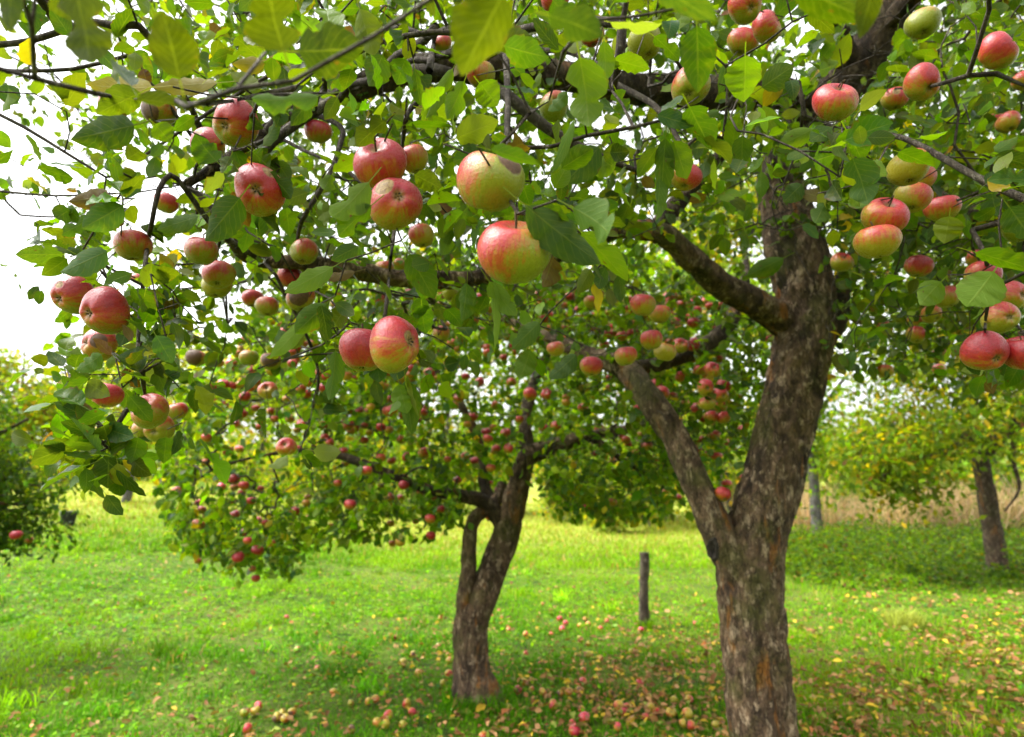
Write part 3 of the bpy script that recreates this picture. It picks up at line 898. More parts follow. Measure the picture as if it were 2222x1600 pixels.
# x, y, width px, real size, axis ('c' eye offset / 's' stem offset / None hanging), redness, hue, extras, label
HANG = 'apples hanging on the big tree'
A = [
    (510, 268, 100, .078, ('c', -.25, .45), .55, .3, {}, 'red and green apple with open dark eye under the grey leafy twig, upper left'),
    (450, 316, 78, .076, ('c', -.5, .5), .62, .6, {'scab': (-.1, -.5, .03)}, 'scabby pink apple tucked behind left of the red apple under the grey twig'),
    (563, 413, 107, .080, ('c', .2, .22), .70, .75, {'scab': (.62, -.62, .035)}, 'round pink-red apple with central dark eye and pale scab on its shoulder'),
    (825, 357, 112, .080, ('s', -.1, -.62), .72, .9, {}, 'dusky pink apple with stem hollow showing, upper of the touching pair'),
    (858, 441, 116, .080, ('c', .32, -.1), .66, .7, {'scab': (-.35, -.5, .085)}, 'pink apple with a pale gnawed patch beside its eye, lower of the pair'),
    (898, 345, 66, .072, None, .45, .9, {'bl': (-.8, -.4)}, 'yellow and red apple half hidden behind the dusky pink apple'),
    (1063, 395, 148, .086, ('s', .3, -.9), .20, .25, {'rot': (.62, -.40, .10), 'bl': (-.9, -.3)}, 'large yellow-green apple with a brown rotten hollow under a leaf'),
    (1115, 547, 157, .086, ('s', .1, -.92), .36, .3, {'bl': (-.85, -.35)}, 'largest apple, red on one side and green on the other, nearest the view'),
    (787, 760, 104, .080, None, .66, .4, {'bl': (-.3, -.8)}, 'red apple with green base, half behind the lowest hanging pink apple'),
    (858, 747, 122, .082, ('c', .86, -.1), .68, .6, {'scab': (.72, -.25, .035)}, 'pink-topped yellow apple at the end of the long hanging twig'),
    (288, 533, 80, .078, None, .58, .6, {}, 'pink-shouldered apple hanging below dry sepals beside the grey-green leaves'),
    (437, 545, 72, .076, None, .52, .4, {}, 'red-topped apple above the smaller orange-green one, left of the dark bough'),
    (475, 597, 66, .074, ('c', .1, .8), .42, .6, {}, 'orange-flushed apple just left of the dark horizontal bough end'),
    (470, 622, 58, .070, None, .15, .5, {}, 'yellow-green apple showing beneath the orange-flushed one'),
    (158, 640, 86, .078, ('c', -.3, .35), .60, .3, {'scab': (-.1, -.45, .02)}, 'cracked red apple at the outer left edge of the low spray'),
    (227, 675, 101, .080, ('c', -.3, .2), .66, .3, {}, 'broad dark red apple with two pits, middle of the low left spray'),
    (215, 747, 74, .076, ('c', -.5, -.1), .66, .7, {'rot': (.5, -.2, .12)}, 'pink apple below the broad dark red one, partly under dry leaves'),
    (232, 858, 62, .074, None, .70, .5, {}, 'upright red apple mostly hidden by a hanging leaf, low left'),
    (327, 893, 80, .078, ('s', -.2, -.7), .48, .5, {'rot': (-.55, -.5, .16)}, 'orange-red apple with a brown rotten shoulder, low left'),
    (345, 930, 62, .076, ('c', .05, .2), .48, .4, {}, 'small apple with open dark eye beneath the brown-shouldered one'),
    (383, 893, 46, .070, None, .50, .5, {}, 'apple peeping out right of the brown-shouldered one'),
    (312, 932, 48, .070, None, .12, .4, {}, 'greenish apple lowest on the low left spray'),
    (300, 605, 30, .072, None, .42, .4, {}, 'small pale apple deep in the leaves right of the broad dark red one'),
    (660, 547, 60, .074, None, .20, .3, {'bl': (.5, -.6)}, 'green apple with slight blush in front of the dark bough'),
    (630, 602, 52, .072, None, .60, .3, {'bl': (.6, -.3)}, 'red-cheeked apple below the dark bough, partly behind a leaf'),
    (652, 648, 60, .074, None, .40, .5, {'rot': (.15, -.1, .30)}, 'apple with a large brown rotten face below the dark bough'),
    (548, 648, 44, .072, None, .60, .7, {}, 'pink apple of the pair below the end of the dark bough'),
    (580, 665, 48, .072, None, .25, .5, {}, 'greenish apple of the pair below the end of the dark bough'),
    (425, 777, 42, .070, None, .30, .3, {'rot': (-.3, -.1, .75)}, 'shrivelled brown apple hanging left of the clear leaves'),
    (540, 777, 42, .070, None, .08, .2, {}, 'plain green apple under a leaf, above the small orchard tree'),
    (587, 785, 46, .070, None, .30, .3, {'rot': (.3, -.3, .35)}, 'green apple with brown side hanging right of the plain green one'),
    (581, 848, 40, .072, ('s', .1, -.5), .48, .9, {}, 'pale pink apple with a dark stem hollow below the brown-sided one'),
    (690, 286, 58, .072, None, .62, .4, {}, 'dull red apple crossed by dark twigs beneath the top bough'),
    (360, 440, 52, .074, None, .70, .5, {}, 'red apple glimpsed behind upright twigs left of the pink-red one'),
    (915, 512, 56, .074, None, .28, .8, {'bl': (-.7, -.5)}, 'yellow apple half hidden under the gnawed pink apple'),
    (800, 430, 40, .070, None, .60, .7, {}, 'sliver of pink apple behind the touching pair'),
    (1042, 162, 66, .076, None, .38, .5, {'bl': (-.8, -.4)}, 'orange-green apple under the blurred leaf near the top bough'),
    (1202, 230, 64, .076, ('c', .1, -.05), .20, .2, {}, 'green apple with dark eye facing out, left of the big veined leaf'),
    (1498, 188, 84, .078, ('c', -.3, .75), .48, .3, {}, 'red and green apple before the dark top bough, under a holed leaf'),
    (1488, 385, 66, .076, None, .50, .8, {'bl': (.8, -.3)}, 'peach-coloured apple half hidden by two leaves near the trunk'),
    (1617, 12, 74, .076, ('c', .2, .6), .52, .4, {}, 'topmost apple of the cluster of three against white sky'),
    (1663, 60, 70, .076, ('s', .75, -.3), .50, .6, {'bl': (-.3, -.8)}, 'right-hand apple of the cluster of three against white sky'),
    (1612, 92, 64, .074, None, .46, .5, {}, 'lowest apple of the cluster of three against white sky'),
    (1812, 223, 90, .080, ('s', 0, -.72), .68, .3, {}, 'bright red apple sitting on leaves in front of the leader'),
    (1942, 215, 54, .072, None, .56, .5, {'scab': (-.4, -.3, .04)}, 'cracked orange apple touching the red one beside the leader'),
    (2002, 180, 76, .078, ('c', .1, .7), .62, .4, {}, 'red apple right of the leader, stalk end up'),
    (2003, 52, 68, .076, None, .06, .2, {}, 'plain green apple beside the top of the leader'),
    (2163, 112, 78, .078, ('s', .6, -.5), .50, .4, {'bl': (-.3, -.6)}, 'mauve apple with dark specks near the upper right corner'),
    (2155, 262, 38, .070, None, .62, .8, {}, 'smaller pink apple of the pair at right, nearer the trunk'),
    (2188, 266, 46, .074, None, .58, .9, {}, 'larger pink apple of the pair at the right edge'),
    (2222, 175, 46, .074, None, .48, .5, {}, 'apple cut by the right edge below the mauve one'),
    (2045, 318, 38, .070, None, .68, .5, {}, 'small red apple behind leaves above the grey slanting twig'),
    (1972, 365, 84, .078, None, .18, .7, {'bl': (.5, -.7)}, 'peachy apple behind the glossy dark leaf right of the trunk'),
    (1992, 388, 66, .076, None, .22, .8, {'bl': (.8, -.3)}, 'yellow apple overlapping the peachy one right of the trunk'),
    (1980, 430, 72, .076, None, .20, .7, {'bl': (.4, -.2)}, 'yellow-green apple under the peachy one right of the trunk'),
    (1920, 471, 88, .080, ('s', -.05, -.72), .56, .7, {'bl': (.6, -.6)}, 'red apple sitting on top of a streaked yellow apple'),
    (1903, 525, 90, .080, None, .32, .8, {}, 'red-streaked yellow apple directly under the red one, right of the trunk'),
    (2045, 452, 68, .076, None, .58, .5, {}, 'red apple behind crossing twigs under the grey slanting twig'),
    (2210, 500, 60, .076, None, .06, .2, {}, 'dark green apple at the right edge above the hanging twig'),
    (1826, 570, 46, .074, ('s', 0, -.6), .40, .6, {}, 'small peach apple just right of the trunk below the fork'),
    (1993, 578, 54, .076, None, .60, .2, {}, 'mauve-red apple below the right limb'),
    (1932, 602, 34, .070, None, .12, .2, {}, 'green apple left of and below the mauve-red one'),
    (1985, 527, 36, .070, None, .55, .9, {'rot': (-.4, -.2, .06)}, 'pale pink apple just under the right limb'),
    (2118, 562, 40, .072, None, .50, .8, {}, 'pale apple behind the long hanging twig at right'),
    (2132, 600, 72, .078, None, .62, .4, {'bl': (.6, -.5)}, 'red apple behind the wide translucent leaf at right'),
    (2195, 642, 66, .076, ('c', .2, 0), .40, .5, {}, 'orange apple at the right edge beside the hanging twig fork'),
    (2172, 690, 72, .076, ('c', -.1, 0), .24, .5, {}, 'yellowish apple above the two deep red ones at right'),
    (2138, 763, 90, .080, ('c', .1, .5), .85, .1, {}, 'deep red flattened apple hanging low at right'),
    (2222, 765, 90, .080, None, .95, .0, {}, 'deep red apple cut by the right edge, touching its twin'),
    (2135, 716, 36, .070, None, .42, .9, {}, 'small pink apple right above the deep red flattened one'),
    (2022, 682, 42, .074, ('c', .2, .6), .50, .6, {}, 'clear pink-topped apple left of the wide translucent leaf'),
    (2054, 690, 34, .072, None, .40, .8, {}, 'pale apple touching the clear pink-topped one'),
    (2055, 645, 52, .076, None, .30, .6, {}, 'orange-green apple behind the wide translucent leaf stalks'),
    (1988, 697, 36, .072, None, .45, .5, {}, 'orange apple lower left of the clear pink-topped one'),
    (1988, 727, 40, .072, None, .38, .5, {}, 'dull peach apple two below the pink-topped one'),
    (1918, 712, 34, .072, None, .40, .6, {}, 'dull pink apple right of the trunk above the sky gap'),
    (2040, 770, 32, .072, None, .50, .6, {}, 'pink apple above the sky-lit leaves, left of the deep red one'),
    (2038, 802, 28, .072, None, .45, .6, {}, 'lower small apple left of the deep red flattened one'),
    (1921, 806, 34, .072, None, .42, .9, {}, 'pale apple beside the bright sky gap right of the trunk'),
    (1395, 662, 56, .078, None, .42, .7, {}, 'pink-over-green apple under the second limb, left of its neighbour'),
    (1432, 682, 46, .076, None, .24, .6, {}, 'greener apple under the second limb, right of the pink-over-green one'),
    (1413, 738, 50, .076, None, .46, .6, {}, 'lumpy orange apple above the fork limb'),
    (1358, 773, 50, .076, None, .48, .6, {}, 'red and yellow apple left end of the row on the fork limb'),
    (1443, 764, 48, .076, None, .32, .8, {}, 'lumpy yellow apple in the row on the fork limb'),
    (1476, 751, 34, .074, ('s', .1, -.5), .62, .4, {}, 'red apple with hollow in the row on the fork limb'),
    (1503, 748, 32, .074, None, .80, .1, {}, 'dark red apple right end of the row on the fork limb'),
    (1283, 795, 48, .076, None, .52, .5, {}, 'orange-red apple alone left of the fork limb'),
    (1206, 757, 40, .074, None, .32, .9, {}, 'yellow apple with leaf across it left of the fork limb'),
    (1437, 853, 33, .074, ('c', -.1, .05), .45, .6, {}, 'apple with dark eye in front of the fork limb'),
    (1283, 655, 34, .074, None, .35, .7, {}, 'small pink-topped apple under the dry leaf beside the largest apple'),
    (1520, 803, 30, .072, None, .58, .7, {}, 'upper left apple of the tight dangling bunch left of the trunk'),
    (1546, 803, 35, .074, ('s', .1, -.5), .58, .7, {}, 'upper right apple of the tight dangling bunch left of the trunk'),
    (1531, 841, 37, .075, ('c', .0, .05), .52, .6, {}, 'apple with a clear eye in the tight dangling bunch'),
    (1570, 838, 33, .074, None, .66, .3, {}, 'brownish red apple at the right of the dangling bunch'),
    (1565, 857, 34, .074, ('c', .1, .1), .50, .6, {}, 'apple with star-shaped eye in the dangling bunch'),
    (1534, 876, 36, .074, None, .40, .7, {}, 'orange apple in the middle of the dangling bunch'),
    (1563, 882, 32, .074, None, .40, .7, {}, 'smooth orange apple right of centre low in the dangling bunch'),
    (1512, 886, 28, .072, None, .85, .1, {}, 'dark red apple at the left of the dangling bunch'),
    (1543, 906, 32, .072, None, .36, .6, {}, 'lower left apple at the bottom of the dangling bunch'),
    (1570, 906, 32, .072, None, .44, .6, {}, 'lower right apple at the bottom of the dangling bunch'),
    (1568, 1073, 37, .076, ('c', .1, .6), .50, .6, {}, 'orange-red apple hanging in the crotch of the trunk'),
    (1577, 1050, 22, .072, None, .65, .6, {}, 'small red apple just above the one in the crotch'),
    (835, 582, 42, .074, None, .30, .6, {}, 'peach-green apple against the dark bough in the middle'),
    (866, 576, 32, .072, None, .20, .5, {}, 'greenish apple right beside the peach-green one on the dark bough'),
    (977, 636, 36, .072, None, .14, .5, {}, 'yellow-green apple below the dark bough in the middle'),
    (958, 726, 40, .074, None, .26, .5, {}, 'round orange-green apple right of the hanging pink pair'),
    (1003, 735, 26, .072, None, .70, .6, {}, 'bright red apple right of the round orange-green one'),
    (105, 14, 34, .074, None, .68, .4, {}, 'red apple behind leaves in the upper left corner'),
    (1286, 78, 52, .076, None, .55, .5, {'bl': (-.6, .4)}, 'orange-red apple near the top behind blurred leaves'),
    (1205, 2, 62, .076, None, .75, .7, {}, 'red apple cut by the top edge behind a blurred leaf'),
    (1400, 92, 76, .078, None, .06, .3, {}, 'green apple beneath the pale curled leaf at the top'),
    (960, 96, 44, .074, None, .50, .4, {}, 'apple hidden behind the thick twig near the top'),
    (345, 242, 70, .076, None, .52, .3, {'rot': (-.3, .3, .3)}, 'brown-red apple behind the blurred grey twig, left'),
    (250, 228, 60, .074, None, .55, .4, {}, 'reddish apple behind yellowing leaves under the blurred twig'),
    (622, 970, 42, .076, ('s', 0, -.5), .42, .9, {}, 'pale orange apple in front of the small tree, left part'),
    (580, 430, 34, .07, None, .4, .6, {}, 'apple sliver behind the pink-red apple with central eye'),
]
apple_targets = []
apple_specs = []
for (x, y, w, size, ax, red, hue, ex, label) in A:
    d = size * F / w
    c = P(x, y, d)
    if ax is None:
        axis = unit(WUP + np.array([random.uniform(-.3, .3), random.uniform(-.3, .3), 0]))
    elif ax[0] == 'c':
        axis = -img_dir(ax[1], ax[2])
    else:
        axis = img_dir(ax[1], ax[2])
    kw = {}
    if 'bl' in ex: kw['blush'] = img_dir(*ex['bl']) + np.array([0, 0, .25])
    if 'rot' in ex: kw['rot'] = img_dir(ex['rot'][0], ex['rot'][1]); kw['rots'] = ex['rot'][2]
    if 'scab' in ex: kw['scab'] = img_dir(ex['scab'][0], ex['scab'][1]); kw['scabs'] = ex['scab'][2]
    put_apple(c, size / 2 * 1.02, axis, label, HANG, red, hue, hi=w > 26, **kw)
    tip = c + axis * size / 2 * 1.04
    apple_targets.append(tip)
    apple_specs.append((x, y, d, w))

# ------------------------------------------------------------------ leaves one can pick out (base px, tip px, width px, depth, tip depth offset, colour, roll)
HERO = [
    (20, -60, 20, 72, 60, .40, .0, 'G', 20), (150, -70, 215, 172, 130, .42, .02, 'O', 12), (110, -60, 175, 60, 90, .46, .03, 'O', -20),
    (394, 190, 352, 22, 112, .46, -.03, 'O', -8), (622, 130, 566, -38, 146, .45, -.02, 'O', 10), (628, 112, 792, 108, 132, .50, .03, 'G', -14),
    (290, 196, 246, 122, 62, .55, .03, 'B', 40), (275, 216, 458, 224, 50, .54, -.02, 'O', 30), (690, 208, 522, 236, 60, .62, -.04, 'M', 38),
    (1105, -40, 1000, 165, 168, .40, .03, 'O', -22), (1178, 30, 1312, 70, 100, .42, .02, 'B', 15), (1325, 48, 1462, 70, 44, .62, .05, 'P', 45),
    (1258, 126, 1288, 290, 98, .66, .04, 'L', 8), (1095, 100, 1186, 128, 64, .70, .04, 'M', -10), (1444, 302, 1432, 440, 52, .85, .05, 'M', 20),
    (1462, 306, 1490, 390, 58, .85, .02, 'L', -12), (1066, 326, 1186, 358, 46, .66, -.04, 'M', 38), (1246, 262, 1198, 378, 36, .8, .06, 'M', 50),
    (1244, 452, 1366, 520, 92, .66, -.03, 'M', 12), (1142, 448, 1306, 582, 86, .70, .02, 'G', -24), (1262, 505, 1368, 612, 66, .74, .02, 'L', 20),
    (1150, 446, 1252, 478, 44, .72, 0, 'M', 35), (1512, 58, 1516, 202, 78, .62, .05, 'G', 8), (1617, 122, 1614, 222, 76, .80, .03, 'L', -6),
    (1850, 345, 1894, 448, 74, .86, .02, 'G', 10), (1812, 336, 1744, 352, 54, .95, .0, 'M', -14), (1836, 282, 1872, 346, 66, .95, .03, 'M', 8),
    (1765, 280, 1690, 318, 40, 1.0, .0, 'L', 15), (800, 396, 704, 508, 66, .85, -.03, 'L', 18), (806, 446, 712, 524, 56, .85, -.03, 'M', -18),
    (520, 430, 446, 524, 74, .95, .03, 'G', 10), (836, 262, 766, 316, 58, .92, .02, 'O', -16), (990, 300, 1082, 262, 62, .85, .03, 'X', 12),
    (884, 272, 992, 274, 26, .88, .02, 'M', 40), (982, 150, 924, 262, 34, .88, .05, 'L', 22), (888, 552, 944, 654, 66, .92, .02, 'M', 8),
    (722, 580, 616, 638, 48, .92, -.03, 'L', 25), (708, 660, 640, 724, 52, .92, -.02, 'M', 12), (668, 690, 584, 792, 38, .98, .02, 'L', 26),
    (728, 762, 722, 882, 42, .98, .03, 'M', 24), (880, 826, 894, 944, 48, .98, .02, 'M', 30), (884, 815, 908, 920, 16, .97, .02, 'P', 40),
    (1072, 612, 1076, 764, 30, .86, .03, 'L', 38), (1062, 612, 1122, 700, 46, .86, .02, 'L', -18), (236, 992, 234, 1060, 58, 1.02, .02, 'G', 6),
    (318, 778, 258, 776, 54, 1.05, .02, 'G', 10), (290, 272, 156, 306, 74, .92, .02, 'G', 16), (236, 424, 150, 440, 46, 1.05, .02, 'D', 22),
    (266, 446, 176, 500, 60, .98, -.02, 'B', 12), (232, 545, 130, 596, 60, 1.0, -.02, 'B', 22), (2156, 590, 2092, 684, 88, .9, .02, 'L', 8),
    (2042, 612, 1992, 664, 54, 1.05, .02, 'L', -10), (2118, 548, 2260, 588, 50, .86, .0, 'M', 35), (2190, 450, 2240, 520, 66, .9, 0, 'G', 10),
    (1700, -40, 1888, 44, 92, .48, .02, 'M', 14), (1906, -60, 1862, 86, 60, .46, .04, 'O', -12), (1400, -50, 1560, 56, 90, .42, .04, 'B', 24),
    (1300, 320, 1224, 400, 70, 1.15, .02, 'G', 12), (720, 90, 700, -30, 70, .72, .02, 'L', 0), (780, 20, 812, 120, 60, .8, 0, 'X', 20),
    (1310, 90, 1322, 190, 42, .8, .03, 'L', 25), (1336, 196, 1360, 250, 44, .95, .02, 'M', 5), (1200, 1, 1250, 60, 60, .6, .02, 'G', -20),
    (830, 120, 800, 190, 62, .95, .02, 'M', 8), (880, 128, 858, 184, 50, .95, .02, 'M', -20), (900, 150, 912, 230, 40, 1.0, .02, 'M', 20),
    (330, 190, 190, 200, 60, .8, .03, 'Y', 35), (470, 180, 330, 190, 42, .85, .02, 'Y', 42), (560, 190, 500, 160, 36, .85, .02, 'X', 15),
    (620, 130, 500, 150, 46, .9, .02, 'Y', 30), (335, 270, 372, 310, 50, 1.1, .02, 'L', 10), (470, 350, 420, 300, 60, 1.15, 0, 'M', 20),
    (500, 340, 482, 380, 56, .98, 0, 'M', 30), (548, 330, 590, 365, 48, 1.0, .02, 'M', 12), (430, 470, 340, 500, 44, 1.15, 0, 'M', 40),
    (1040, 180, 1080, 230, 60, .98, .02, 'L', 12), (1130, 160, 1170, 205, 26, .95, .02, 'L', 30), (1700, 560, 1620, 600, 40, 2.2, .0, 'M', 20),
    (1890, 380, 1930, 330, 50, 1.05, .02, 'O', 25), (1950, 330, 2030, 360, 42, 1.05, .02, 'M', 30), (1740, 400, 1700, 440, 44, 1.3, .02, 'G', 15),
    (1790, 440, 1770, 490, 46, 1.2, .02, 'M', 10), (2060, 470, 2050, 530, 54, 1.1, .02, 'X', 8), (1170, 700, 1110, 760, 46, 1.3, .02, 'M', 20),
    (1150, 760, 1130, 830, 46, 1.4, .02, 'L', 12), (1250, 770, 1190, 830, 44, 1.35, .02, 'G', 20), (200, 470, 130, 520, 40, 1.2, 0, 'M', 20),
    (280, 860, 330, 920, 44, 1.0, .02, 'M', 18), (230, 930, 290, 950, 44, 1.0, -.02, 'B', 20), (180, 960, 118, 975, 30, 1.05, 0, 'O', 20),
    (300, 950, 290, 1000, 44, 1.0, .02, 'M', 10), (360, 950, 356, 1006, 40, 1.05, .02, 'M', 8), (390, 935, 378, 990, 26, 1.05, .02, 'G', 30),
    (220, 770, 170, 810, 40, 1.05, 0, 'M', 25), (190, 830, 240, 860, 44, 1.02, 0, 'P', 30), (140, 840, 190, 800, 46, 1.05, 0, 'M', 15),
    (660, 990, 700, 1010, 30, 1.5, 0, 'M', 20), (720, 380, 700, 420, 40, 1.2, 0, 'L', 10), (1230, 200, 1190, 250, 34, .9, .02, 'M', 28),
    (1420, 80, 1480, 130, 40, .95, .03, 'M', 20), (1330, 130, 1410, 150, 44, .9, .02, 'L', 35), (1560, 240, 1500, 270, 40, 1.2, 0, 'M', 28),
    (960, 440, 1020, 470, 60, 1.1, .02, 'M', 8), (980, 500, 960, 560, 40, 1.1, .02, 'L', 12), (900, 380, 960, 410, 46, 1.05, .02, 'O', 20),
    (770, 590, 690, 610, 26, 1.0, 0, 'D', 30), (240, 770, 200, 730, 26, 1.0, 0, 'D', 20), (270, 800, 300, 850, 30, 1.05, 0, 'D', 30),
    (1200, 560, 1180, 625, 60, .8, .02, 'D', 20), (310, 150, 322, 190, 26, .9, 0, 'D', 20), (1000, 130, 985, 170, 18, .8, 0, 'D', 20),
    (2120, 820, 2160, 845, 46, 1.6, 0, 'D', 30),
]
hero_targets = []
n_hero = 0
for (bx, by, tx, ty, w, d, dd, key, roll) in HERO:
    b_ = P(bx, by, d); t_ = P(tx, ty, d + dd)
    ax = t_ - b_; L = float(np.linalg.norm(ax)); ax = ax / L
    tc = unit(CAM - (b_ + t_) / 2)
    nz = unit(tc - ax * (tc @ ax))
    if nz[2] < -0.05 and key not in 'P':
        nz = -nz                                    # seen from below: the upper face looks up
    q = np.array(Matrix.Rotation(R(roll), 3, Vector(ax)))
    nz = q @ nz
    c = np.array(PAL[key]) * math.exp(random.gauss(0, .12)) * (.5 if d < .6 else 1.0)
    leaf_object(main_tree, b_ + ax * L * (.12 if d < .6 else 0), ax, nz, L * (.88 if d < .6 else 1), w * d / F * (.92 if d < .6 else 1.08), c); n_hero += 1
    hero_targets.append(b_ - ax * L * 0.29 + nz * 0.02 * L)

# ------------------------------------------------------------------ where the rest of the big crown's leaf spurs sit
near_x = [-200, 0, 60, 120, 200, 260, 330, 400, 440, 520, 620, 700, 760, 850, 930, 1000, 1080, 1150, 1250, 1350, 1420, 1500, 1560, 1650, 1750, 1830, 1900, 2000, 2100, 2222, 2450]
near_y = [600, 640, 660, 830, 990, 1010, 970, 930, 830, 780, 790, 850, 830, 830, 820, 760, 740, 690, 670, 610, 430, 410, 430, 470, 470, 430, 520, 640, 760, 800, 800]
far_x = [-200, 0, 200, 420, 600, 800, 1000, 1200, 1300, 1450, 1600, 1700, 1800, 1900, 2000, 2222, 2450]
far_y = [500, 560, 640, 700, 720, 740, 760, 800, 880, 960, 1000, 960, 780, 760, 840, 880, 880]
GAPS = [(1345, 290, 95, .75), (1740, 90, 90, .75), (110, 360, 130, .6), (260, 90, 80, .5), (60, 560, 120, .5), (470, 130, 60, .3), (1560, 590, 60, .7), (1880, 830, 75, .95), (1310, 60, 30, .4),
        (640, 430, 60, .3), (1080, 290, 60, .2), (300, 440, 70, .4), (1530, 300, 60, .3)]


def crown_targets(n, r):
    out = []
    while len(out) < n:
        k = 4000
        px = r.uniform(-160, 2380, k); py = r.uniform(-260, 1020, k)
        d = r.uniform(0.86 ** 2.5, 3.8 ** 2.5, k) ** .4
        lim = np.where(d < 2.75, np.interp(px, near_x, near_y), np.interp(px, far_x, far_y))
        mid = smooth(1.5, 2.75, d)
        lim = np.where(d < 2.75, lim - 60 * mid * (px < 500), lim)
        ok = py < lim + r.normal(0, 12, k)
        keep = np.ones(k)
        keep *= np.where((px < 470) & (py < 720), 0.62, 1.0)
        keep *= np.where((px < 160) & (d > 1.9), 0.25, 1.0)
        for gx_, gy_, gr, s in GAPS:
            keep *= 1 - s * np.exp(-((px - gx_) ** 2 + (py - gy_) ** 2) / gr ** 2)
        # the big foreground apples stay clear
        for (ax_, ay_, ad, aw) in apple_specs:
            if aw > 40:
                keep *= np.where((np.hypot(px - ax_, py - ay_ + 6) < aw * 0.62 + 26 * ad / np.maximum(d, .5)) & (d < ad + .03), 0.0, 1.0)
        Wp = P(px, py, d)
        ok &= (r.random(k) < keep) & (Wp[:, 2] < 4.6)
        out += list(Wp[ok])
    return np.array(out[:n])


crn = np.random.default_rng(21)
T_in = crown_targets(4000, crn)
X_in = []
for (x0, x1, y0, y1, d0, d1, n_) in ((1790, 2330, 330, 790, 1.7, 3.6, 420), (450, 2250, -60, 520, 1.5, 3.5, 760), (1640, 2250, 150, 520, 1.4, 3.2, 120), (140, 400, 540, 960, .98, 1.35, 38), (130, 330, 900, 1010, 1.0, 1.2, 12), (300, 700, 420, 860, 1.2, 2.2, 80)):
    px = crn.uniform(x0, x1, n_ * 3); py = crn.uniform(y0, y1, n_ * 3); d = crn.uniform(d0, d1, n_ * 3)
    ok = np.ones(n_ * 3, bool)
    for (ax_, ay_, ad, aw) in apple_specs:
        if aw > 40: ok &= ~((np.hypot(px - ax_, py - ay_) < aw * .62 + 20) & (d < ad + .03))
    for gx_, gy_, g_r, s_ in GAPS: ok &= crn.random(n_ * 3) > s_ * np.exp(-((px - gx_) ** 2 + (py - gy_) ** 2) / g_r ** 2)
    X_in += list(P(px, py, d)[ok][:n_])
T_in = np.vstack([T_in, np.array(X_in)])
# and unseen spurs added over and behind the camera to shade the scene
k = 9000
U = np.stack([crn.uniform(-2.8, 4.4, k), crn.uniform(-1.8, 5.4, k), crn.uniform(1.7, 4.3, k)], -1)
e = ((U - np.array([1.0, 2.2, 2.6])) / np.array([3.2, 3.2, 1.7]))
px_, py_, dd_ = proj(U)
vis = (dd_ > 0) & (px_ > -160) & (px_ < 2380) & (py_ > -260) & (py_ < 1700)
U = U[(np.sum(e * e, 1) < 1) & ~vis & (np.linalg.norm(U - CAM, axis=1) > 0.9)][:1000]

for t in hero_targets + apple_targets:
    pass
U = U[(U[:, 0] > -1.0) | (U[:, 2] > 2.6)]
sk.grow(U, crn)
sk.grow(T_in, crn)
tips = sk.n
for t in apple_targets:
    sk.reach(t, crn, -0.05)
for t in hero_targets:
    sk.reach(t, crn, 0.0)
# no twig crosses the face of an apple that hangs clear: it passes behind
xx_, yy_, zz_ = proj(sk.p[:sk.n])
for (ax_, ay_, ad, aw) in apple_specs:
    if aw > 40:
        hit = (np.hypot(xx_ - ax_, yy_ - ay_) < aw * .5) & (zz_ < ad + .03) & (zz_ > .2) & (np.arange(sk.n) >= n_limb)
        sk.p[:sk.n][hit] = P(xx_[hit], yy_[hit], np.full(hit.sum(), ad + .055))
rad = sk.radii()
build_branches(sk, rad, main_tree, M_TWIG)

# leaves: a rosette at every spur and single leaves along the young twigs
def dress(sk, targets_pos, dirs, per, r, L0, spread=0.02):
    B, AX, NR = [], [], []
    for p, d in zip(targets_pos, dirs):
        n = r.integers(per[0], per[1] + 1)
        for k in range(n):
            out = unit(d * r.uniform(0.2, 1.0) + r.normal(0, .8, 3) + np.array([0, 0, -0.25]))
            nr = unit(np.array([0, 0, 1.0]) + r.normal(0, .75, 3))
            B.append(p + r.normal(0, spread, 3) + out * 0.02); AX.append(out); NR.append(nr)
    return np.array(B), np.array(AX), np.array(NR)


pts_, dirs_, per_ = [], [], []
for ids in sk.chains:
    if len(ids) < 2: continue
    e = ids[-1]
    if rad[e] < 0.004:
        pts_.append(sk.p[e]); dirs_.append(unit(sk.p[ids[-1]] - sk.p[ids[-2]]))
B1, A1, N1 = dress(sk, pts_, dirs_, (3, 6), crn, 0.07)
q_ids = np.arange(sk.n)[(rad[:sk.n] < 0.004) & (crn.random(sk.n) < 0.24)]
B2, A2, N2 = dress(sk, sk.p[q_ids], crn.normal(0, 1, (len(q_ids), 3)), (1, 1), crn, 0.07, 0.004)
Bs = np.vstack([B1, B2]); As = np.vstack([A1, A2]); Ns = np.vstack([N1, N2])
N = len(Bs)
Ls = crn.normal(0.049, 0.012, N).clip(0.028, 0.085); Ws = Ls * crn.uniform(0.5, 0.72, N)
mx_, my_, md_ = proj(Bs + As * Ls[:, None] * 0.5)
# keep clear of the lens and of the apples that show whole
bad = np.linalg.norm(Bs - CAM, axis=1) < 0.86
for (ax_, ay_, ad, aw) in apple_specs:
    if aw > 38:
        bad |= (np.hypot(mx_ - ax_, my_ - ay_) < aw * 0.55 + 0.32 * Ls * F / np.maximum(md_, .3)) & (md_ < ad + 0.02) & (crn.random(N) < .93) & (md_ > 0)
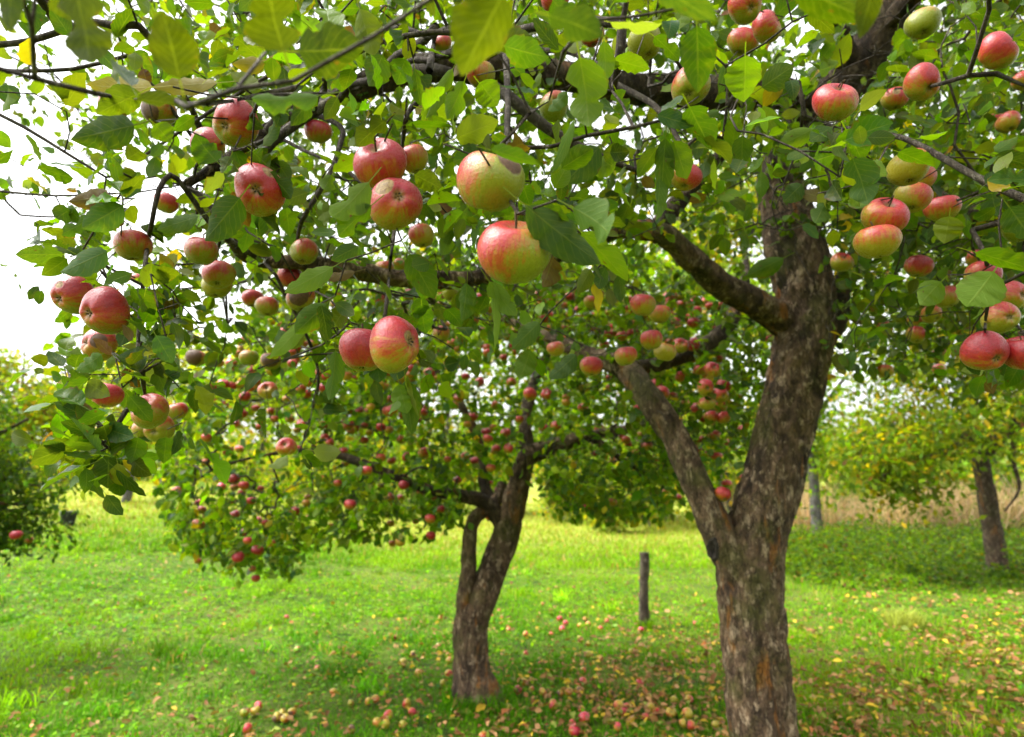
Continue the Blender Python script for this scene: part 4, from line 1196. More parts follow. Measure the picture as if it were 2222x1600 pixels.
# the trunk and the two limbs stay readable
for k in range(5, 14):
    ax_, ay_, aw = tr[k]
    bad |= (np.hypot(mx_ - ax_, my_ - ay_) < 90) & (md_ < TY) & (md_ > 0) & (crn.random(N) < (.85 if k < 12 else .6))
for L, pr0 in ((LIMBS[0][2:7], .85), (LIMBS[1][1:5], .85), (LIMBS[1][6:11], .6), (LIMBS[3][2:6], 1.6), (LIMBS[4][1:7], .95)):
    Lr, _ = catmull([l[:3] for l in L], [1.0] * len(L), 40)
    for (ax_, ay_, yy) in Lr:
        bad |= (np.hypot(mx_ - ax_, my_ - ay_) < 48) & (md_ < yy + .1) & (md_ > 0) & (crn.random(N) < pr0 * .6)
keep = ~bad
Bs, As, Ns, Ls, Ws, mx_, my_, md_ = [q[keep] for q in (Bs, As, Ns, Ls, Ws, mx_, my_, md_)]
N = len(Bs)
ylw = smooth(700, 0, mx_) * smooth(420, 60, my_) * 0.5
Cs = leaf_colours(N, {'G': 24, 'M': 36, 'L': 22, 'O': 11, 'B': 7, 'X': 6, 'Y': 1.6, 'D': 1.2, 'P': 2}, crn)
yl = crn.random(N) < ylw * 0.5
Cs[yl] = leaf_colours(int(yl.sum()), {'Y': 1, 'X': 3, 'O': 3}, crn)
bend = crn.uniform(-0.1, 0.42, N); fold = crn.uniform(0.0, 0.4, N)
inside = (mx_ > -20) & (mx_ < 2242) & (my_ > -20) & (my_ < 1100) & (md_ > 0)
score = np.where(inside, np.sqrt(Ls * Ws) / np.maximum(md_, .2), -1)
top = np.argsort(-score)[:max(0, 298 - n_hero)]
for k in top:
    leaf_object(main_tree, Bs[k], As[k], Ns[k], float(Ls[k]), float(Ws[k]), Cs[k])
rest = np.ones(N, bool); rest[top] = False
V, Q, UV, idx = make_leaves(Bs[rest], As[rest], Ns[rest], Ls[rest], Ws[rest], bend[rest], fold[rest], S=6, bite=0.16, r=crn)
obj('foliage', mesh_np('foliage', localise(V, main_tree), Q, M_LEAF, UV, Cs[rest][idx]), main_tree, kind='stuff')
print('main crown leaves', N, 'nodes', sk.n)

# ------------------------------------------------------------------ the smaller apple tree behind
SY = 4.5
tb2 = np.array(at(1030, 1492, SY)); tb2[2] = float(ground_z(tb2[0], tb2[1]))
tree2 = empty('apple_tree', tb2, 'smaller apple tree with a twin-stemmed dark trunk, crowded with small red apples', 'apple tree')
sk2 = Skeleton()
pts = [(1028, 1520, SY, 138), (1028, 1494, SY, 100), (1026, 1460, SY, 82), (1024, 1420, SY, 75), (1022, 1360, SY, 74), (1045, 1290, SY, 66), (1072, 1220, SY, 60), (1098, 1150, SY, 58), (1118, 1080, SY, 52), (1132, 1020, SY, 46), (1150, 990, SY, 42), (1200, 972, SY + .05, 34), (1280, 945, SY + .1, 24), (1370, 930, SY + .2, 14), (1450, 900, SY + .3, 8)]
limb_part('trunk', tree2, M_BARK, [at(x, y, Y) for x, y, Y, w in pts], [wpx(w, Y, x, y) for x, y, Y, w in pts], 48, 0.02, 60, sk2)
for k, L in enumerate([
    [(1010, 1400, SY - .02, 42), (1008, 1330, SY - .03, 36), (1016, 1230, SY - .04, 33), (1022, 1160, SY - .04, 31), (1034, 1120, SY - .02, 30), (1070, 1095, SY, 30), (1090, 1050, SY + .1, 18)],
    [(1095, 1130, SY, 44), (1050, 1090, SY - .03, 34), (1000, 1076, SY - .08, 26), (920, 1060, SY - .15, 22), (800, 1010, SY - .2, 17), (680, 980, SY - .2, 13), (560, 990, SY - .3, 9), (460, 1020, SY - .4, 6)],
    [(1075, 1100, SY + .03, 26), (1050, 1050, SY + .1, 24), (1045, 980, SY + .15, 20), (1000, 880, SY + .2, 16), (900, 760, SY + .3, 11), (800, 660, SY + .3, 7)],
    [(1150, 990, SY, 34), (1140, 900, SY + .1, 26), (1170, 800, SY + .3, 20), (1230, 700, SY + .5, 13), (1300, 600, SY + .6, 8)],
    [(1280, 945, SY + .1, 18), (1340, 990, SY + .1, 14), (1400, 1030, SY + .2, 9)],
]):
    p_ = [at(x, y, Y) for x, y, Y, w in L]
    par, _ = sk2.nearest(p_[0])
    limb_part('limb', tree2, M_BARK if k == 0 else M_BARK2, p_, [wpx(w, Y, x, y) for x, y, Y, w in L], 20, 0.03, 70 + k, sk2, par, 0.8)

c2 = np.random.default_rng(33)
lx = [330, 360, 420, 500, 560, 640, 700, 850, 960, 1020, 1100, 1190, 1250, 1350, 1450, 1540, 1640, 1700]
ly = [1040, 1080, 1160, 1195, 1190, 1180, 1120, 1120, 1100, 1060, 1020, 1040, 1085, 1070, 1060, 1010, 960, 900]
T2 = []
while len(T2) < 4200:
    k = 3000
    px = c2.uniform(330, 1700, k); py = c2.uniform(540, 1200, k); d = c2.uniform(3.75, 6.2, k)
    up = np.interp(px, [330, 420, 520, 650, 900, 1300, 1700], [1020, 850, 720, 600, 520, 520, 640])
    q = P(px, py, d)
    e = (q - np.array([0.05, 4.75, 2.05])) / np.array([2.5, 1.35, 1.6])
    rr = np.sum(e * e, 1)
    ok = (vnoise(q * 2.3, 17) > c2.uniform(-.6, .4, k)) & (py < np.interp(px, lx, ly) + c2.normal(0, 14, k)) & (py > up) & (rr < 1.25) & (rr > 0.12) & (q[:, 2] > 0.75)
    T2 += list(q[ok])
T2 = np.array(T2[:4200])
low = []
while len(low) < 520:
    px = c2.uniform(360, 1560); d = c2.uniform(3.8, 5.3)
    lim = np.interp(px, lx, ly)
    if 1005 < px < 1190: continue
    py = lim + 45 - abs(c2.normal(0, 70))
    if vnoise(np.array([[px * .012, 0.3, 0.7]]), 5)[0] < c2.uniform(-.9, .5): continue
    low.append(P(px, py, d))
T2 = np.vstack([T2, np.array(low)])
# low sprays that hang against the grass
HANG2 = [(645, 1225, 3.9), (640, 1190, 3.9), (520, 1205, 4.0), (460, 1190, 4.0), (425, 1150, 4.1), (400, 1110, 4.1), (365, 1075, 4.2), (860, 1140, 4.0), (985, 1130, 4.2), (730, 1140, 4.0), (1260, 1110, 4.6), (1390, 1090, 4.5)]
T2 = np.vstack([T2, np.array([P(*h) for h in HANG2])])
sk2.grow(T2, c2, 0.08)

# its apples: those the photograph shows clearly first
S2 = [(385, 1065, 20), (432, 1090, 16), (438, 1107, 22), (509, 1040, 22), (509, 1058, 20), (655, 920, 24), (645, 975, 20), (495, 980, 22), (520, 975, 18), (1150, 856, 30), (1186, 856, 24), (1265, 886, 22),
      (1140, 990, 22), (1097, 940, 22), (1055, 938, 22), (850, 890, 26), (918, 895, 22), (1180, 930, 22), (1206, 925, 24), (1252, 955, 20), (882, 992, 22), (875, 1037, 20), (795, 1022, 28), (705, 950, 20),
      (715, 985, 20), (850, 1000, 20), (1030, 1000, 20), (1010, 990, 18), (1060, 1048, 18), (530, 1155, 20), (560, 1130, 18), (640, 1110, 20), (760, 1095, 24), (845, 1080, 22), (870, 1080, 18), (940, 1078, 20),
      (1062, 1122, 16), (1025, 905, 22), (985, 880, 22), (1075, 880, 22), (1110, 830, 22), (1040, 830, 22), (975, 790, 24), (1118, 763, 18), (1300, 930, 20), (1350, 945, 18), (1380, 890, 18), (1345, 865, 16),
      (1420, 1000, 18), (1445, 1065, 16), (1375, 1075, 16), (1472, 1080, 16), (1520, 955, 20), (1550, 945, 24), (1580, 962, 18), (1612, 935, 22), (1540, 985, 18), (1605, 1035, 18), (1330, 1000, 16), (1290, 985, 16),
      (900, 690, 28), (890, 640, 30), (1040, 650, 26), (1055, 645, 22), (1455, 665, 26), (1480, 662, 24), (1502, 660, 22), (1525, 655, 18), (1488, 690, 22), (1505, 700, 26), (1470, 715, 20), (1600, 640, 20), (1668, 735, 22)]
S2_pts = [P(x, y, min(5.6, .072 * F / w)) for x, y, w in S2]
pick = c2.permutation(len(T2))
px, py, dd = proj(T2)
front = [T2[i] + np.array([0, -.03, -.06]) for i in pick if 420 < px[i] < 1560 and py[i] > 620]
keep_ = []
for q in front:
    x, y, d = proj(q)
    if d < 5.3 and not (y > 1000 and c2.random() < .72) and not (x > 1180 and y > 880 and c2.random() < .5):
        keep_.append(q)
extra, more = keep_[:95], keep_[95:430]
SMALL = 'small apples on the smaller tree'
for i, c in enumerate(S2_pts + extra):
    axis = unit(WUP + c2.normal(0, .45, 3))
    rad_a = c2.uniform(.035, .043)
    x, y, _ = proj(c)
    red_ = float(c2.uniform(.42, .86))
    tone = 'orange' if red_ < .5 else ('pinkish' if red_ < .65 else 'red')
    col_ = 'on its outer left fringe' if x < 520 else ('in its left side' if x < 760 else ('left of its fork' if x < 1000 else ('above its fork' if x < 1180 else ('left of the fork limb' if x < 1400 else 'behind the fork limb'))))
    row_ = 'high up' if y < 720 else ('upper half' if y < 860 else ('middle height' if y < 980 else 'low down'))
    put_apple(np.array(c), rad_a, axis, 'small %s apple of the smaller tree %s, %s' % (tone, col_, row_), SMALL, red=red_, hue=float(c2.uniform(.2, .9)), hi=False, parts=False)
    sk2.reach(np.array(c) + axis * rad_a * 0.7, c2, 0.1)
# the rest of its fruit, too many and too small to tell apart
am = APPLE_LO[0]
av = np.array([v.co[:] for v in am.vertices]); aq = np.array([p.vertices[:] for p in am.polygons])
n_a = len(more)
ctr = np.array(more); ra = c2.uniform(.027, .036, n_a)
Va = ctr[:, None] + av[None] * ra[:, None, None]
tone = np.clip((av[None, :, 2] + c2.normal(0, .5, (n_a, 1)) + .75) / 1.3, 0, 1)[..., None]
ca = np.array([.38, .24, .014]) * (1 - tone) + np.array([.34, .016, .018]) * tone
Qa = (np.arange(n_a)[:, None, None] * len(av) + aq[None]).reshape(-1, 4)
ma, nta = mat_new('small_apple_skin'); ba = NB(nta)
ba.out(ba.principled(ba.attr('col').outputs['Color'], .4, .4).outputs[0])
obj('small_apples', mesh_np('small_apples', Va.reshape(-1, 3), Qa, ma, col=ca.reshape(-1, 3)), kind='stuff', label='mass of small red apples deep in the crown of the smaller tree', category='apples')
rad2 = sk2.radii(0.0014)
build_branches(sk2, rad2, tree2, M_TWIG, thick=0.007, sides=4, limit=40)
pts_, dirs_ = [], []
for ids in sk2.chains:
    if len(ids) > 1 and rad2[ids[-1]] < .004:
        pts_.append(sk2.p[ids[-1]]); dirs_.append(unit(sk2.p[ids[-1]] - sk2.p[ids[-2]]))
B1, A1, N1 = dress(sk2, pts_, dirs_, (4, 7), c2, .06, .035)
q_ids = np.arange(sk2.n)[(rad2 < 0.003) & (c2.random(sk2.n) < 0.2)]
B2, A2, N2 = dress(sk2, sk2.p[q_ids], c2.normal(0, 1, (len(q_ids), 3)), (1, 2), c2, .06, .01)
Bs, As, Ns = np.vstack([B1, B2]), np.vstack([A1, A2]), np.vstack([N1, N2])
N = len(Bs)
Ls = c2.normal(.066, .013, N).clip(.035, .1); Ws = Ls * c2.uniform(.5, .72, N)
mx_, my_, md_ = proj(Bs)
bad = np.zeros(N, bool)
for x, y, Y, w in pts[2:9] if False else []:
    pass
for (x, y, w) in [(1028, 1400, 60), (1030, 1250, 60), (1075, 1220, 60), (1105, 1130, 55), (1120, 1070, 45), (1030, 1160, 40), (1140, 1000, 30)]:
    bad |= (np.hypot(mx_ - x, my_ - y) < w) & (md_ < SY + .05) & (c2.random(N) < .85)
for c in S2_pts + extra + more[:200]:
    x, y, d = proj(c)
    bad |= (np.hypot(mx_ - x, my_ - y) < 17) & (md_ < d + .02) & (c2.random(N) < .88)
Bs, As, Ns, Ls, Ws, mx_, my_, md_ = [q[~bad] for q in (Bs, As, Ns, Ls, Ws, mx_, my_, md_)]
N = len(Bs)
Cs = leaf_colours(N, {'G': 10, 'M': 32, 'L': 36, 'O': 8, 'B': 6, 'X': 13, 'Y': 1.5, 'P': 4}, c2) * 1.3
bend = c2.uniform(-.1, .4, N); fold = c2.uniform(0, .4, N)
score = np.where((mx_ > 300) & (mx_ < 1000) & (my_ > 900), Ls / md_ * (1 + smooth(1000, 1200, my_)), -1)
top = np.argsort(-score)[:160]
for k in top:
    leaf_object(tree2, Bs[k], As[k], Ns[k], float(Ls[k]), float(Ws[k]), Cs[k])
rest = np.ones(N, bool); rest[top] = False
V, Q, UV, idx = make_leaves(Bs[rest], As[rest], Ns[rest], Ls[rest], Ws[rest], bend[rest], fold[rest], S=3, r=c2)
obj('foliage', mesh_np('foliage', localise(V, tree2), Q, M_LEAF_FAR, UV, Cs[rest][idx]), tree2, kind='stuff')
print('second crown leaves', N)


# ------------------------------------------------------------------ other trees
def simple_tree(name, label, base, trunk_pts, trunk_r, limbs, blobs, n, leaf, probs, seed, bark, group=None, S=2, arch=.1, clusters=None, per=(3, 6), wide=.55, droop=.25, thick=.012, keepf=None):
    """tree from a trunk, limbs and crown blobs (centre, radii, weight)"""
    r = np.random.default_rng(seed)
    t = empty(name, base, label, 'bush' if name == 'bush' else ('tree' if 'apple' not in name else 'apple tree'), group)
    s = Skeleton()
    limb_part('trunk', t, bark, trunk_pts, trunk_r, 24, 0.06, seed, s, -1, 0.8)
    for L, rr in limbs:
        par, _ = s.nearest(np.array(L[0]))
        limb_part('limb', t, bark, L, rr, 10, 0.08, seed + 1, s, par, 0.6)
    wts = np.array([b[2] for b in blobs], float); wts /= wts.sum()
    k = clusters or n // 5
    ch = r.choice(len(blobs), k, p=wts)
    u = unit(r.normal(0, 1, (k, 3))) * (r.random((k, 1)) ** 0.38)
    T = np.array([blobs[c][0] for c in ch]) + u * np.array([blobs[c][1] for c in ch])
    if keepf is not None:
        T = T[keepf(T)]
    T = T[T[:, 2] > 0.3]
    step = 0.06 if leaf < .1 else .22
    s_reach = s.reach
    D = np.min(np.linalg.norm(T[:, None] - s.p[None, :s.n], axis=2), axis=1)
    for q in np.argsort(D):
        s_reach(T[q], r, arch, step)
    rad = s.radii(0.0025 if leaf > .08 else .0015)
    V, Q = join([tube(s.p[i], np.concatenate([[min(rad[i[0]], rad[i[1]] * 1.2)], rad[i[1:]]]), 4) for i in s.chains if len(i) > 1])
    obj('twigs', mesh_np('twigs', localise(V, t), Q, bark), t, kind='stuff')
    m = max(1, int(round(n / max(1, len(T)))))
    C = np.repeat(T, m, 0)
    C = C + r.normal(0, leaf * 1.2, C.shape)
    A_ = unit(r.normal(0, .8, C.shape) + np.array([0, 0, -droop])); N_ = unit(np.array([0, 0, 1.]) + r.normal(0, .6, C.shape))
    L_ = r.normal(leaf, leaf * .2, len(C)).clip(leaf * .5, leaf * 1.6); W_ = L_ * r.uniform(wide * .85, wide * 1.2, len(C))
    V, Q, UV, idx = make_leaves(C, A_, N_, L_, W_, r.uniform(-.1, .4, len(C)), r.uniform(0, .4, len(C)), S=S, r=r)
    col = np.clip(leaf_colours(len(C), probs, r, .2) * (1.5 if name in ('field_tree', 'bush') else 1.0), 0, .7)  # field tree and bush leaves coloured paler to stand in for haze
    obj('crown', mesh_np('crown', localise(V, t), Q, M_LEAF_FAR, UV, col[idx]), t)
    return t


# apple tree at the left edge
b0 = np.array([-5.1, 5.2, float(ground_z(-5.1, 5.2))])
simple_tree('apple_tree', 'bushy apple tree cut by the left edge, low leafy branches reaching over the grass', b0,
            [b0 + np.array([0, 0, -.1]), b0 + np.array([.05, 0, .6]), b0 + np.array([.1, 0, 1.2])], [.13, .11, .09],
            [([b0 + np.array([.1, 0, 1.0]), b0 + np.array([.6, -.1, 1.3]), b0 + np.array([1.2, -.1, 1.3])], [.05, .03, .012]),
             ([b0 + np.array([.1, 0, 1.2]), b0 + np.array([.5, .1, 1.7]), b0 + np.array([1.0, .1, 2.0])], [.05, .03, .012])],
            [(np.array([-4.45, 5.2, 1.30]), np.array([.62, .6, .45]), 3), (np.array([-4.6, 5.2, 1.75]), np.array([.6, .7, .55]), 2.6), (np.array([-5.3, 5.2, 1.7]), np.array([1.1, .9, .9]), 2),
             (np.array([-3.85, 5.2, 1.42]), np.array([.35, .35, .14]), .3), (np.array([-3.9, 5.2, 1.08]), np.array([.4, .3, .12]), .35)],
            9000, .06, {'G': 35, 'M': 35, 'B': 14, 'L': 10, 'O': 6}, 81, M_BARK2, clusters=1300)
put_apple(P(35, 1161, 4.75), .042, WUP, 'single crimson apple on the bushy tree at the left edge', None, .9, .2, hi=False, parts=False)
put_apple(P(62, 1172, 5.0), .034, WUP, 'shaded dull apple right of the crimson one at the left edge', None, .6, .2, hi=False, parts=False)

# yellowing tree at the right
RY = 10.2
rb = at(2162, 1232, RY); rb[2] = float(ground_z(rb[0], rb[1]))
wr_ = lambda w: 0.5 * w * RY / F
simple_tree('yellowing_tree', 'yellowing broad-leaved tree with a bare dark forked trunk at the right', rb,
            [rb + np.array([0, 0, -.1]), at(2162, 1215, RY), at(2148, 1110, RY), at(2128, 1010, RY), at(2118, 965, RY)], [wr_(48), wr_(40), wr_(36), wr_(33), wr_(31)],
            [([at(2124, 985, RY), at(2165, 950, RY), at(2205, 920, RY), at(2290, 860, RY), at(2350, 700, RY)], [wr_(34), wr_(32), wr_(26), wr_(20), wr_(12)]),
             ([at(2118, 975, RY), at(2105, 940, RY), at(2120, 800, RY), at(2140, 600, RY), at(2130, 350, RY)], [wr_(28), wr_(22), wr_(18), wr_(14), wr_(8)]),
             ([at(2108, 930, RY), at(2070, 970, RY - .4), at(2030, 988, RY - .7), at(1980, 995, RY - 1), at(1930, 1025, RY - 1.2), at(1890, 1060, RY - 1.4)], [wr_(16), wr_(14), wr_(12), wr_(10), wr_(7), wr_(4)]),
             ([at(2030, 988, RY - .7), at(2005, 1030, RY - .8), at(1985, 1080, RY - .9)], [wr_(8), wr_(6), wr_(3)]),
             ([at(2205, 920, RY), at(2200, 1000, RY - .3), at(2212, 1060, RY - .4), at(2180, 1110, RY - .5)], [wr_(12), wr_(9), wr_(6), wr_(3)])],
            [(at(2130, 860, RY - .5), np.array([2.0, 1.4, .8]), 2.0), (at(2000, 950, RY - .9), np.array([1.3, .9, .45]), 1.2), (at(1900, 1000, RY - 1.2), np.array([.75, .6, .35]), .8), (at(1950, 1055, RY - 1.3), np.array([.5, .4, .3]), .35), (at(2010, 1050, RY - .9), np.array([.5, .4, .3]), .3), (at(2080, 770, RY), np.array([1.3, 1.2, .6]), 1.0),
             (at(2130, 650, RY), np.array([2.4, 1.6, 1.1]), 3.4), (at(2130, 380, RY), np.array([2.4, 1.8, 1.5]), 3.0), (at(2120, 80, RY), np.array([2.4, 1.8, 1.5]), 2.6), (at(1930, 560, RY), np.array([1.3, 1.2, 1.2]), 1.6), (at(1960, 780, RY), np.array([1.0, 1.0, .6]), .7)],
            21000, .12, {'L': 30, 'X': 36, 'Y': 15, 'M': 18, 'O': 6, 'D': 2}, 91, M_BARK2, clusters=2400, wide=.5)

# trees along the field edge, near to far
def field_tree(px, py_top, Y, width_px, probs, seed, label, name='field_tree', trunk=True, low=.3, leaf=.16, n=2600, bark=M_GREY, group='trees along the field edge', tw=.14):
    x = (px - 1111) / F * Y / math.cos(PITCH)
    b = np.array([x, Y, float(ground_z(x, Y))])
    top = at(px, py_top, Y)[2]
    H = top - b[2]
    w = width_px / F * Y / 2
    r = np.random.default_rng(seed)
    lo = b[2] + H * low
    tp = [b + np.array([0, 0, -.2]), b + np.array([r.normal(0, .05), 0, H * .25]), b + np.array([r.normal(0, .2), 0, H * .55]), b + np.array([r.normal(0, .3), 0, H * .85])]
    lim = []
    for k in range(5):
        z0 = H * r.uniform(.25, .6); a = r.uniform(0, 6.28)
        p0 = np.array([b[0], b[1], b[2] + z0])
        lim.append(([p0, p0 + np.array([math.cos(a) * w * .4, math.sin(a) * w * .4, H * .12]), p0 + np.array([math.cos(a) * w * .8, math.sin(a) * w * .8, H * .2])], [tw * .5, tw * .3, tw * .12]))
    bl = []
    for k in range(9):
        zc = r.uniform(lo + H * (.12 if low > .2 else .03), top - H * .12)
        f = 1 - abs((zc - (lo + top) / 2) / ((top - lo) / 2)) ** 2 * .6
        a = r.uniform(0, 6.28); q = r.uniform(0, .65) * w * f
        bl.append((np.array([b[0] + math.cos(a) * q, b[1] + math.sin(a) * q, zc]), np.array([w * .5, w * .5, H * .16]) * r.uniform(.7, 1.15), 1))
    return simple_tree(name, label, b, tp, [tw, tw * .8, tw * .5, tw * .15], lim, bl, n, leaf, probs, seed, bark, group, S=2, clusters=n // 7, wide=.7)


AUT = {'Y': 20, 'X': 30, 'P': 26, 'D': 8, 'L': 16}
GRN = {'M': 30, 'L': 30, 'X': 22, 'Y': 8, 'O': 10}
YEL = {'X': 40, 'Y': 30, 'L': 25, 'P': 5}
BG = [
    (305, 740, 19, 300, AUT, 'pale grey-trunked tree standing alone on the far meadow, left', .30, .15, 2200),
    (376, 760, 23, 260, AUT, 'thin grey-trunked tree right of the pale one on the far meadow', .30, .15, 2000),
    (60, 685, 34, 360, AUT, 'hazy russet and yellow tree at the far left behind the meadow', .0, .26, 5200),
    (215, 705, 36, 340, AUT, 'hazy yellow tree behind the pale grey trunk', .0, .26, 5200),
    (-90, 640, 30, 340, AUT, 'hazy tree at the left margin behind the bushy apple tree', .0, .26, 4200),
    (420, 715, 38, 380, AUT, 'hazy autumn tree behind the thin grey trunk', .0, .28, 5200),
    (580, 690, 34, 420, YEL, 'yellow-green tree behind the left part of the smaller tree', .03, .26, 6000),
    (790, 620, 30, 440, GRN, 'green tree behind the middle of the smaller tree', .03, .24, 6500),
    (980, 580, 28, 420, YEL, 'yellow tree behind the smaller tree trunk', .03, .24, 6500),
    (1190, 520, 26, 440, GRN, 'green tree behind the post', .03, .24, 6500),
    (1390, 470, 24, 420, YEL, 'yellow-green tree behind the fork limb', .03, .22, 6500),
    (1560, 330, 20, 420, YEL, 'bright yellow tree behind the trunk of the big tree', .05, .2, 7500),
    (1745, 420, 15.5, 330, GRN, 'tree with smooth grey trunk just right of the main trunk', .19, .13, 5200),
    (1960, 905, 30, 320, GRN, 'low green shrubby tree beyond the dry reeds', .0, .24, 4200),
    (2130, 860, 32, 360, GRN, 'dark green tree beyond the reeds behind the yellowing tree', .0, .24, 4200),
    (1800, 920, 34, 280, GRN, 'small green tree beyond the reeds next to the main trunk', .0, .24, 3400),
    (2330, 560, 24, 460, YEL, 'yellow tree at the right margin behind the yellowing tree', .05, .24, 5000),
]
for k, (px, pt, Y, w, pal, lab, low, lf, n) in enumerate(BG):
    field_tree(px, pt, Y, w, pal, 200 + k, lab, low=low, leaf=lf, n=n, tw=.135 if k == 12 else (.13 if k < 2 else .16))

BUSH = [(640, 985, 27, 260, YEL, 'low yellowish bush left of the smaller trunk at the field edge'), (860, 1000, 24, 240, GRN, 'low green bush behind the smaller tree at the field edge'), (1230, 1000, 22, 240, AUT, 'low tawny bush behind the post'),
        (1400, 990, 20, 260, YEL, 'yellow-green bush right of the post at the field edge'), (1560, 985, 21, 240, GRN, 'green bush seen through the fork of the main trunk'), (1060, 1005, 28, 220, GRN, 'small green bush right behind the smaller trunk'), (480, 1000, 30, 240, AUT, 'tawny bush at the meadow edge behind the low sprays'),
        (130, 985, 26, 220, AUT, 'russet bush at the meadow edge far left'), (1330, 1015, 18, 150, AUT, 'tuft-like dry bush just left of the fork limb')]
for k, (px, pt, Y, w, pal, lab) in enumerate(BUSH):
    field_tree(px, pt, Y, w, pal, 260 + k, lab, name='bush', low=.0, leaf=.13, n=2600, tw=.03, group='bushes along the field edge')

# wooded rise far behind, read as one mass
r = np.random.default_rng(300)
k = 26000
xx = r.uniform(-130, 130, k); yy = r.uniform(60, 110, k)
hh = 7 + 3.0 * vnoise(np.stack([xx * .12, yy * .1, xx * 0], -1), 8) + 2 * vnoise(np.stack([xx * .5, yy * .3, xx * 0], -1), 9)
zz = r.random(k) ** .8 * hh * smooth(200, 60, np.abs(xx)) + 1.2
C = np.stack([xx, yy, zz], -1)
V, Q, UV, idx = make_leaves(C, unit(r.normal(0, 1, C.shape)), unit(r.normal(0, 1, C.shape) + [0, -.6, .6]), np.full(k, .9), np.full(k, .7), np.zeros(k), np.zeros(k), S=2, r=r)
w1 = vnoise(np.stack([xx * .2, yy * .15, xx * 0], -1), 12)[:, None] > .1
cols = np.where(w1, leaf_colours(k, {'P': 3, 'Y': 2, 'D': 1.5}, r), leaf_colours(k, {'L': 3, 'X': 2, 'P': 2}, r))
obj('far_wood', mesh_np('far_wood', V, Q, M_LEAF_FAR, UV, cols[idx]), kind='stuff', label='far wooded rise in autumn colours along the horizon', category='wood')

# ------------------------------------------------------------------ grass, weeds, reeds, litter
def scatter(n, d0, d1, r, pw=1.0, spread=.93):
    """points over the ground inside the wedge the lens takes in, with a margin"""
    d = d0 * (d1 / d0) ** (r.random(n) ** pw)
    x = r.uniform(-spread, spread, n) * (d + .5)
    return x, d


def blades(x, y, h, w, lean, col, r, z0=0.0, droop=.35):
    n = len(x)
    z = ground_z(x, y) - .006 + z0
    a = r.uniform(0, 6.28, n)
    sx, sy = np.cos(a) * w, np.sin(a) * w
    b = r.uniform(0, 6.28, n)
    lx_, ly_ = np.cos(b) * lean * h, np.sin(b) * lean * h
    V = np.zeros((n, 5, 3))
    V[:, 0] = np.stack([x - sx, y - sy, z], -1); V[:, 1] = np.stack([x + sx, y + sy, z], -1)
    V[:, 2] = np.stack([x - sx * .75 + lx_ * .35, y - sy * .75 + ly_ * .35, z + h * .6], -1); V[:, 3] = np.stack([x + sx * .75 + lx_ * .35, y + sy * .75 + ly_ * .35, z + h * .6], -1)
    V[:, 4] = np.stack([x + lx_, y + ly_, z + h * (1 - droop * lean)], -1)
    t = np.array([[0, 1, 3], [0, 3, 2], [2, 3, 4]])
    Fc = (np.arange(n)[:, None, None] * 5 + t[None]).reshape(-1, 3)
    return V.reshape(-1, 3), Fc, np.repeat(col, 5, 0)


gr = np.random.default_rng(400)
def turf_colour(x, y, r):
    n = len(x)
    p = np.stack([x * .5, y * .5, x * 0], -1)
    a = smooth(-.4, .5, vnoise(p, 51) + .5 * vnoise(p * 3, 52))[:, None]
    c = (1 - a) * np.array([.070, .215, .003]) + a * np.array([.170, .330, .004])
    f = smooth(8, 20, y)[:, None]
    c = c * (1 - f) + f * np.array([.23, .31, .025])
    dry = r.random(n) < (.05 + .25 * smooth(9, 18, y) + .10 * smooth(.15, .6, x / y))
    c[dry] = np.array([.30, .22, .055])
    return np.clip(c * np.exp(r.normal(0, .22, (n, 1))), .004, .7)


x, y = scatter(150000, 2.8, 12, gr, .85)
h = gr.uniform(.02, .08, len(x)) * np.exp(.75 * vnoise(np.stack([x * 2.6, y * 2.6, x * 0], -1), 61) + .45 * vnoise(np.stack([x * .8, y * .8, x * 0], -1), 62)); w = gr.uniform(.0014, .0032, len(x)) * (1 + y / 14)
G1 = blades(x, y, h, w, gr.uniform(.2, 1.1, len(x)), turf_colour(x, y, gr), gr)
x, y = scatter(85000, 11, 40, gr, 1.0)
h = gr.uniform(.05, .16, len(x)); w = gr.uniform(.004, .009, len(x)) * (1 + y / 18)
G2 = blades(x, y, h, w, gr.uniform(.2, .9, len(x)), turf_colour(x, y, gr), gr)
# rank tufts that make the sward uneven
tx_, ty_ = scatter(520, 3.2, 16, gr, .8)
sel = gr.random(520) < .35 + .5 * smooth(.1, -.4, tx_ / ty_); tx_, ty_ = tx_[sel], ty_[sel]
x = np.repeat(tx_, 46) + gr.normal(0, .055, len(tx_) * 46) * np.repeat(gr.uniform(.6, 1.9, len(tx_)), 46); y = np.repeat(ty_, 46) + gr.normal(0, .06, len(tx_) * 46)
G4 = blades(x, y, gr.uniform(.06, .2, len(x)) * np.repeat(gr.uniform(.55, 1.1, len(tx_)), 46), gr.uniform(.002, .0045, len(x)) * (1 + y / 14), gr.uniform(.25, 1.2, len(x)), turf_colour(x, y, gr) * np.repeat(np.exp(gr.normal(-.1, .3, (len(tx_), 1))), 46, 0), gr)
V = np.vstack([G1[0], G2[0], G4[0]]); Fc = np.vstack([G1[1], G2[1] + len(G1[0]), G4[1] + len(G1[0]) + len(G2[0])]); cc = np.vstack([G1[2], G2[2], G4[2]])
obj('grass', mesh_np('grass', V, Fc, M_BLADE, col=cc), kind='stuff', label='short bright green orchard grass', category='grass')

